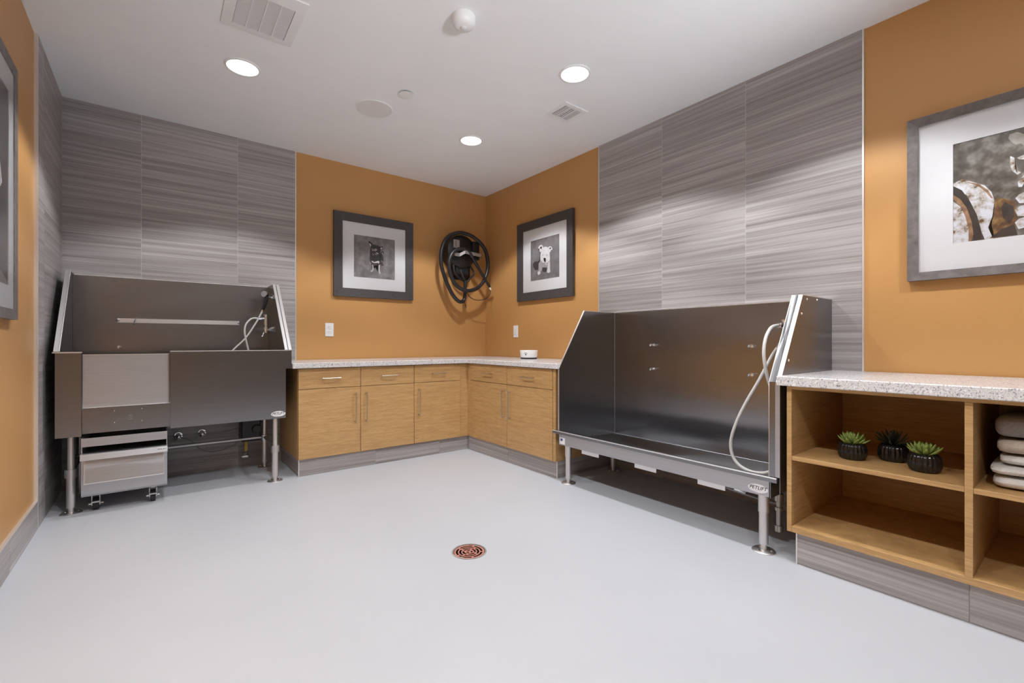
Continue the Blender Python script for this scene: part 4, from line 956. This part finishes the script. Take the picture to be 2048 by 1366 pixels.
# ------------------------------------------------------------------ wall mounted dryer with coiled hose
t = thing('pet_dryer', (-0.40, -0.002, 1.55), 'black wall mounted pet dryer with coiled hose in the corner', 'dryer')
bx('wall_plate', M['black'], t, -0.47, -0.22, -0.012, -0.0005, 1.70, 2.10, 0.003)
mb = MB(); mb.cyl((-0.405, -0.012, 1.985), (-0.405, -0.145, 1.985), 0.182, 0.175, 40)
mb.cyl((-0.405, -0.145, 1.985), (-0.405, -0.165, 1.985), 0.175, 0.140, 40)
mb.build('motor_housing', M['black'], t)
bx('control_box', M['black'], t, -0.290, -0.205, -0.185, -0.02, 1.905, 2.105, 0.010, 3)
bx('label_plate', M['tag_silver'], t, -0.525, -0.452, -0.1725, -0.168, 2.010, 2.095, 0.001)
mb = MB()
for k in range(5): mb.box(-0.503, -0.492, -0.1735, -0.1722, 2.025 + k * 0.012, 2.032 + k * 0.012)
mb.build('label_print', M['ink'], t)
mb = MB()
P0 = [(-0.535, 1.935), (-0.465, 1.940), (-0.425, 1.966), (-0.215, 1.950)]
mb.box(-0.535, -0.470, -0.205, -0.200, 1.915, 1.950)
mb.prism([(-0.470, -0.205, 1.915), (-0.470, -0.205, 1.950), (-0.425, -0.240, 1.979), (-0.425, -0.240, 1.946)], (0, 0.005, 0))
mb.prism([(-0.425, -0.240, 1.946), (-0.425, -0.240, 1.979), (-0.215, -0.240, 1.964), (-0.215, -0.240, 1.930)], (0, 0.006, 0))
mb.box(-0.535, -0.530, -0.205, -0.15, 1.915, 1.950); mb.box(-0.220, -0.215, -0.240, -0.18, 1.930, 1.964)
mb.build('hose_hook', M['bar'], t)
mb = MB()
mb.tube([(-0.50, -0.12, 1.86), (-0.49, -0.13, 1.76), (-0.44, -0.14, 1.70), (-0.36, -0.14, 1.665)], 0.012, 8, 4)
mb.tube([(-0.30, -0.12, 1.86), (-0.25, -0.14, 1.77), (-0.30, -0.15, 1.71), (-0.365, -0.15, 1.645)], 0.010, 8, 4)
mb.tube([(-0.42, -0.10, 1.86), (-0.40, -0.12, 1.76), (-0.36, -0.13, 1.66)], 0.018, 8, 4)
mb.build('cradle', M['black'], t)
bx('filter_box', M['black'], t, -0.47, -0.30, -0.13, -0.012, 1.74, 1.90, 0.015, 3)
hose = [(-0.375, -0.165, 1.665), (-0.380, -0.165, 1.60), (-0.378, -0.16, 1.52), (-0.397, -0.16, 1.458), (-0.450, -0.16, 1.446), (-0.520, -0.16, 1.501), (-0.580, -0.16, 1.596), (-0.633, -0.16, 1.711), (-0.668, -0.16, 1.837), (-0.657, -0.16, 1.983), (-0.592, -0.162, 2.106), (-0.470, -0.178, 2.170),
        (-0.365, -0.19, 2.167), (-0.276, -0.195, 2.137), (-0.179, -0.2, 2.069), (-0.126, -0.2, 1.983), (-0.106, -0.2, 1.853), (-0.133, -0.2, 1.741), (-0.192, -0.205, 1.648), (-0.276, -0.21, 1.586), (-0.384, -0.215, 1.560), (-0.477, -0.215, 1.580), (-0.549, -0.215, 1.642), (-0.593, -0.215, 1.734), (-0.605, -0.215, 1.837), (-0.575, -0.215, 1.925), (-0.513, -0.218, 1.980), (-0.434, -0.222, 1.996), (-0.375, -0.226, 1.975), (-0.335, -0.23, 1.923)]
MB().tube(hose, 0.0200, 12, 6).build('hose', M['hose_black'], t)
MB().tube([(-0.335, -0.232, 1.925), (-0.285, -0.23, 1.860), (-0.22, -0.226, 1.775), (-0.14, -0.222, 1.675), (-0.095, -0.22, 1.618)], lambda s: 0.019 - 0.006 * s, 12, 4).build('nozzle', M['black'], t)
MB().cyl((-0.097, -0.22, 1.620), (-0.078, -0.219, 1.597), 0.017, 0.017, 14).build('nozzle_tip', M['chrome'], t)
MB().tube([(-0.090, -0.22, 1.600), (-0.095, -0.215, 1.535), (-0.146, -0.20, 1.488), (-0.225, -0.19, 1.471), (-0.302, -0.18, 1.485), (-0.353, -0.17, 1.535), (-0.365, -0.16, 1.60)], 0.0042, 8, 5).build('power_cord', M['rubber'], t)
MB().tube([(-0.36, -0.15, 1.60), (-0.335, -0.10, 1.53), (-0.315, -0.05, 1.47), (-0.285, -0.02, 1.42), (-0.268, -0.012, 1.40)], 0.003, 6, 4).build('thin_cord', M['rubber'], t)

# ------------------------------------------------------------------ floor drain
dx, dy = DR
t = thing('floor_drain', (dx, dy, 0), 'round rusty red grated floor drain in the pale floor', 'drain')
MB().lathe((dx, dy, 0), [(DRR + 0.001, 0.0005), (DRR - 0.004, 0.0012), (DRR - 0.006, -0.004), (DRR - 0.006, -0.12), (0.0, -0.13)], 48).build('cup', M['dark'], t)
MB().lathe((dx, dy, 0), [(DRR + 0.001, 0.0003), (DRR, 0.0016), (DRR - 0.006, 0.0012), (DRR - 0.007, -0.006)], 48).build('rim', M['drain_rim'], t)
mb = MB()
for r0, r1 in ((0.0, 0.006), (0.0165, 0.0225), (0.0325, 0.0385), (0.0485, 0.0545), (0.0645, 0.0735)):
    prof = [(r0, -0.003), (r0, -0.001), (r1, -0.001), (r1, -0.003)] if r0 else [(0.0, -0.001), (r1, -0.001), (r1, -0.003)]
    mb.lathe((dx, dy, 0), prof, 44, smooth=False)
for i, rot in enumerate((0.35, 0.65, 0.35, 0.65)):
    r0, r1 = ((0.006, 0.018), (0.022, 0.034), (0.038, 0.050), (0.054, 0.066))[i]
    nb = (3, 4, 4, 5)[i]
    for k in range(nb):
        a = 2 * math.pi * k / nb + rot; u = Vector((math.cos(a), math.sin(a), 0)); w = Vector((-math.sin(a), math.cos(a), 0)) * 0.0042
        c = Vector((dx, dy, -0.0012))
        mb.prism([c + u * r0 - w, c + u * r1 - w, c + u * r1 + w, c + u * r0 + w], (0, 0, -0.0018))
mb.build('grate', M['drain_red'], t)
for a in (0.5, 3.6):
    MB().lathe((dx + 0.068 * math.cos(a), dy + 0.068 * math.sin(a), -0.001), [(0.006, 0), (0.005, 0.002), (0, 0.0022)], 10).build('screw', M['drain_rim'], t)
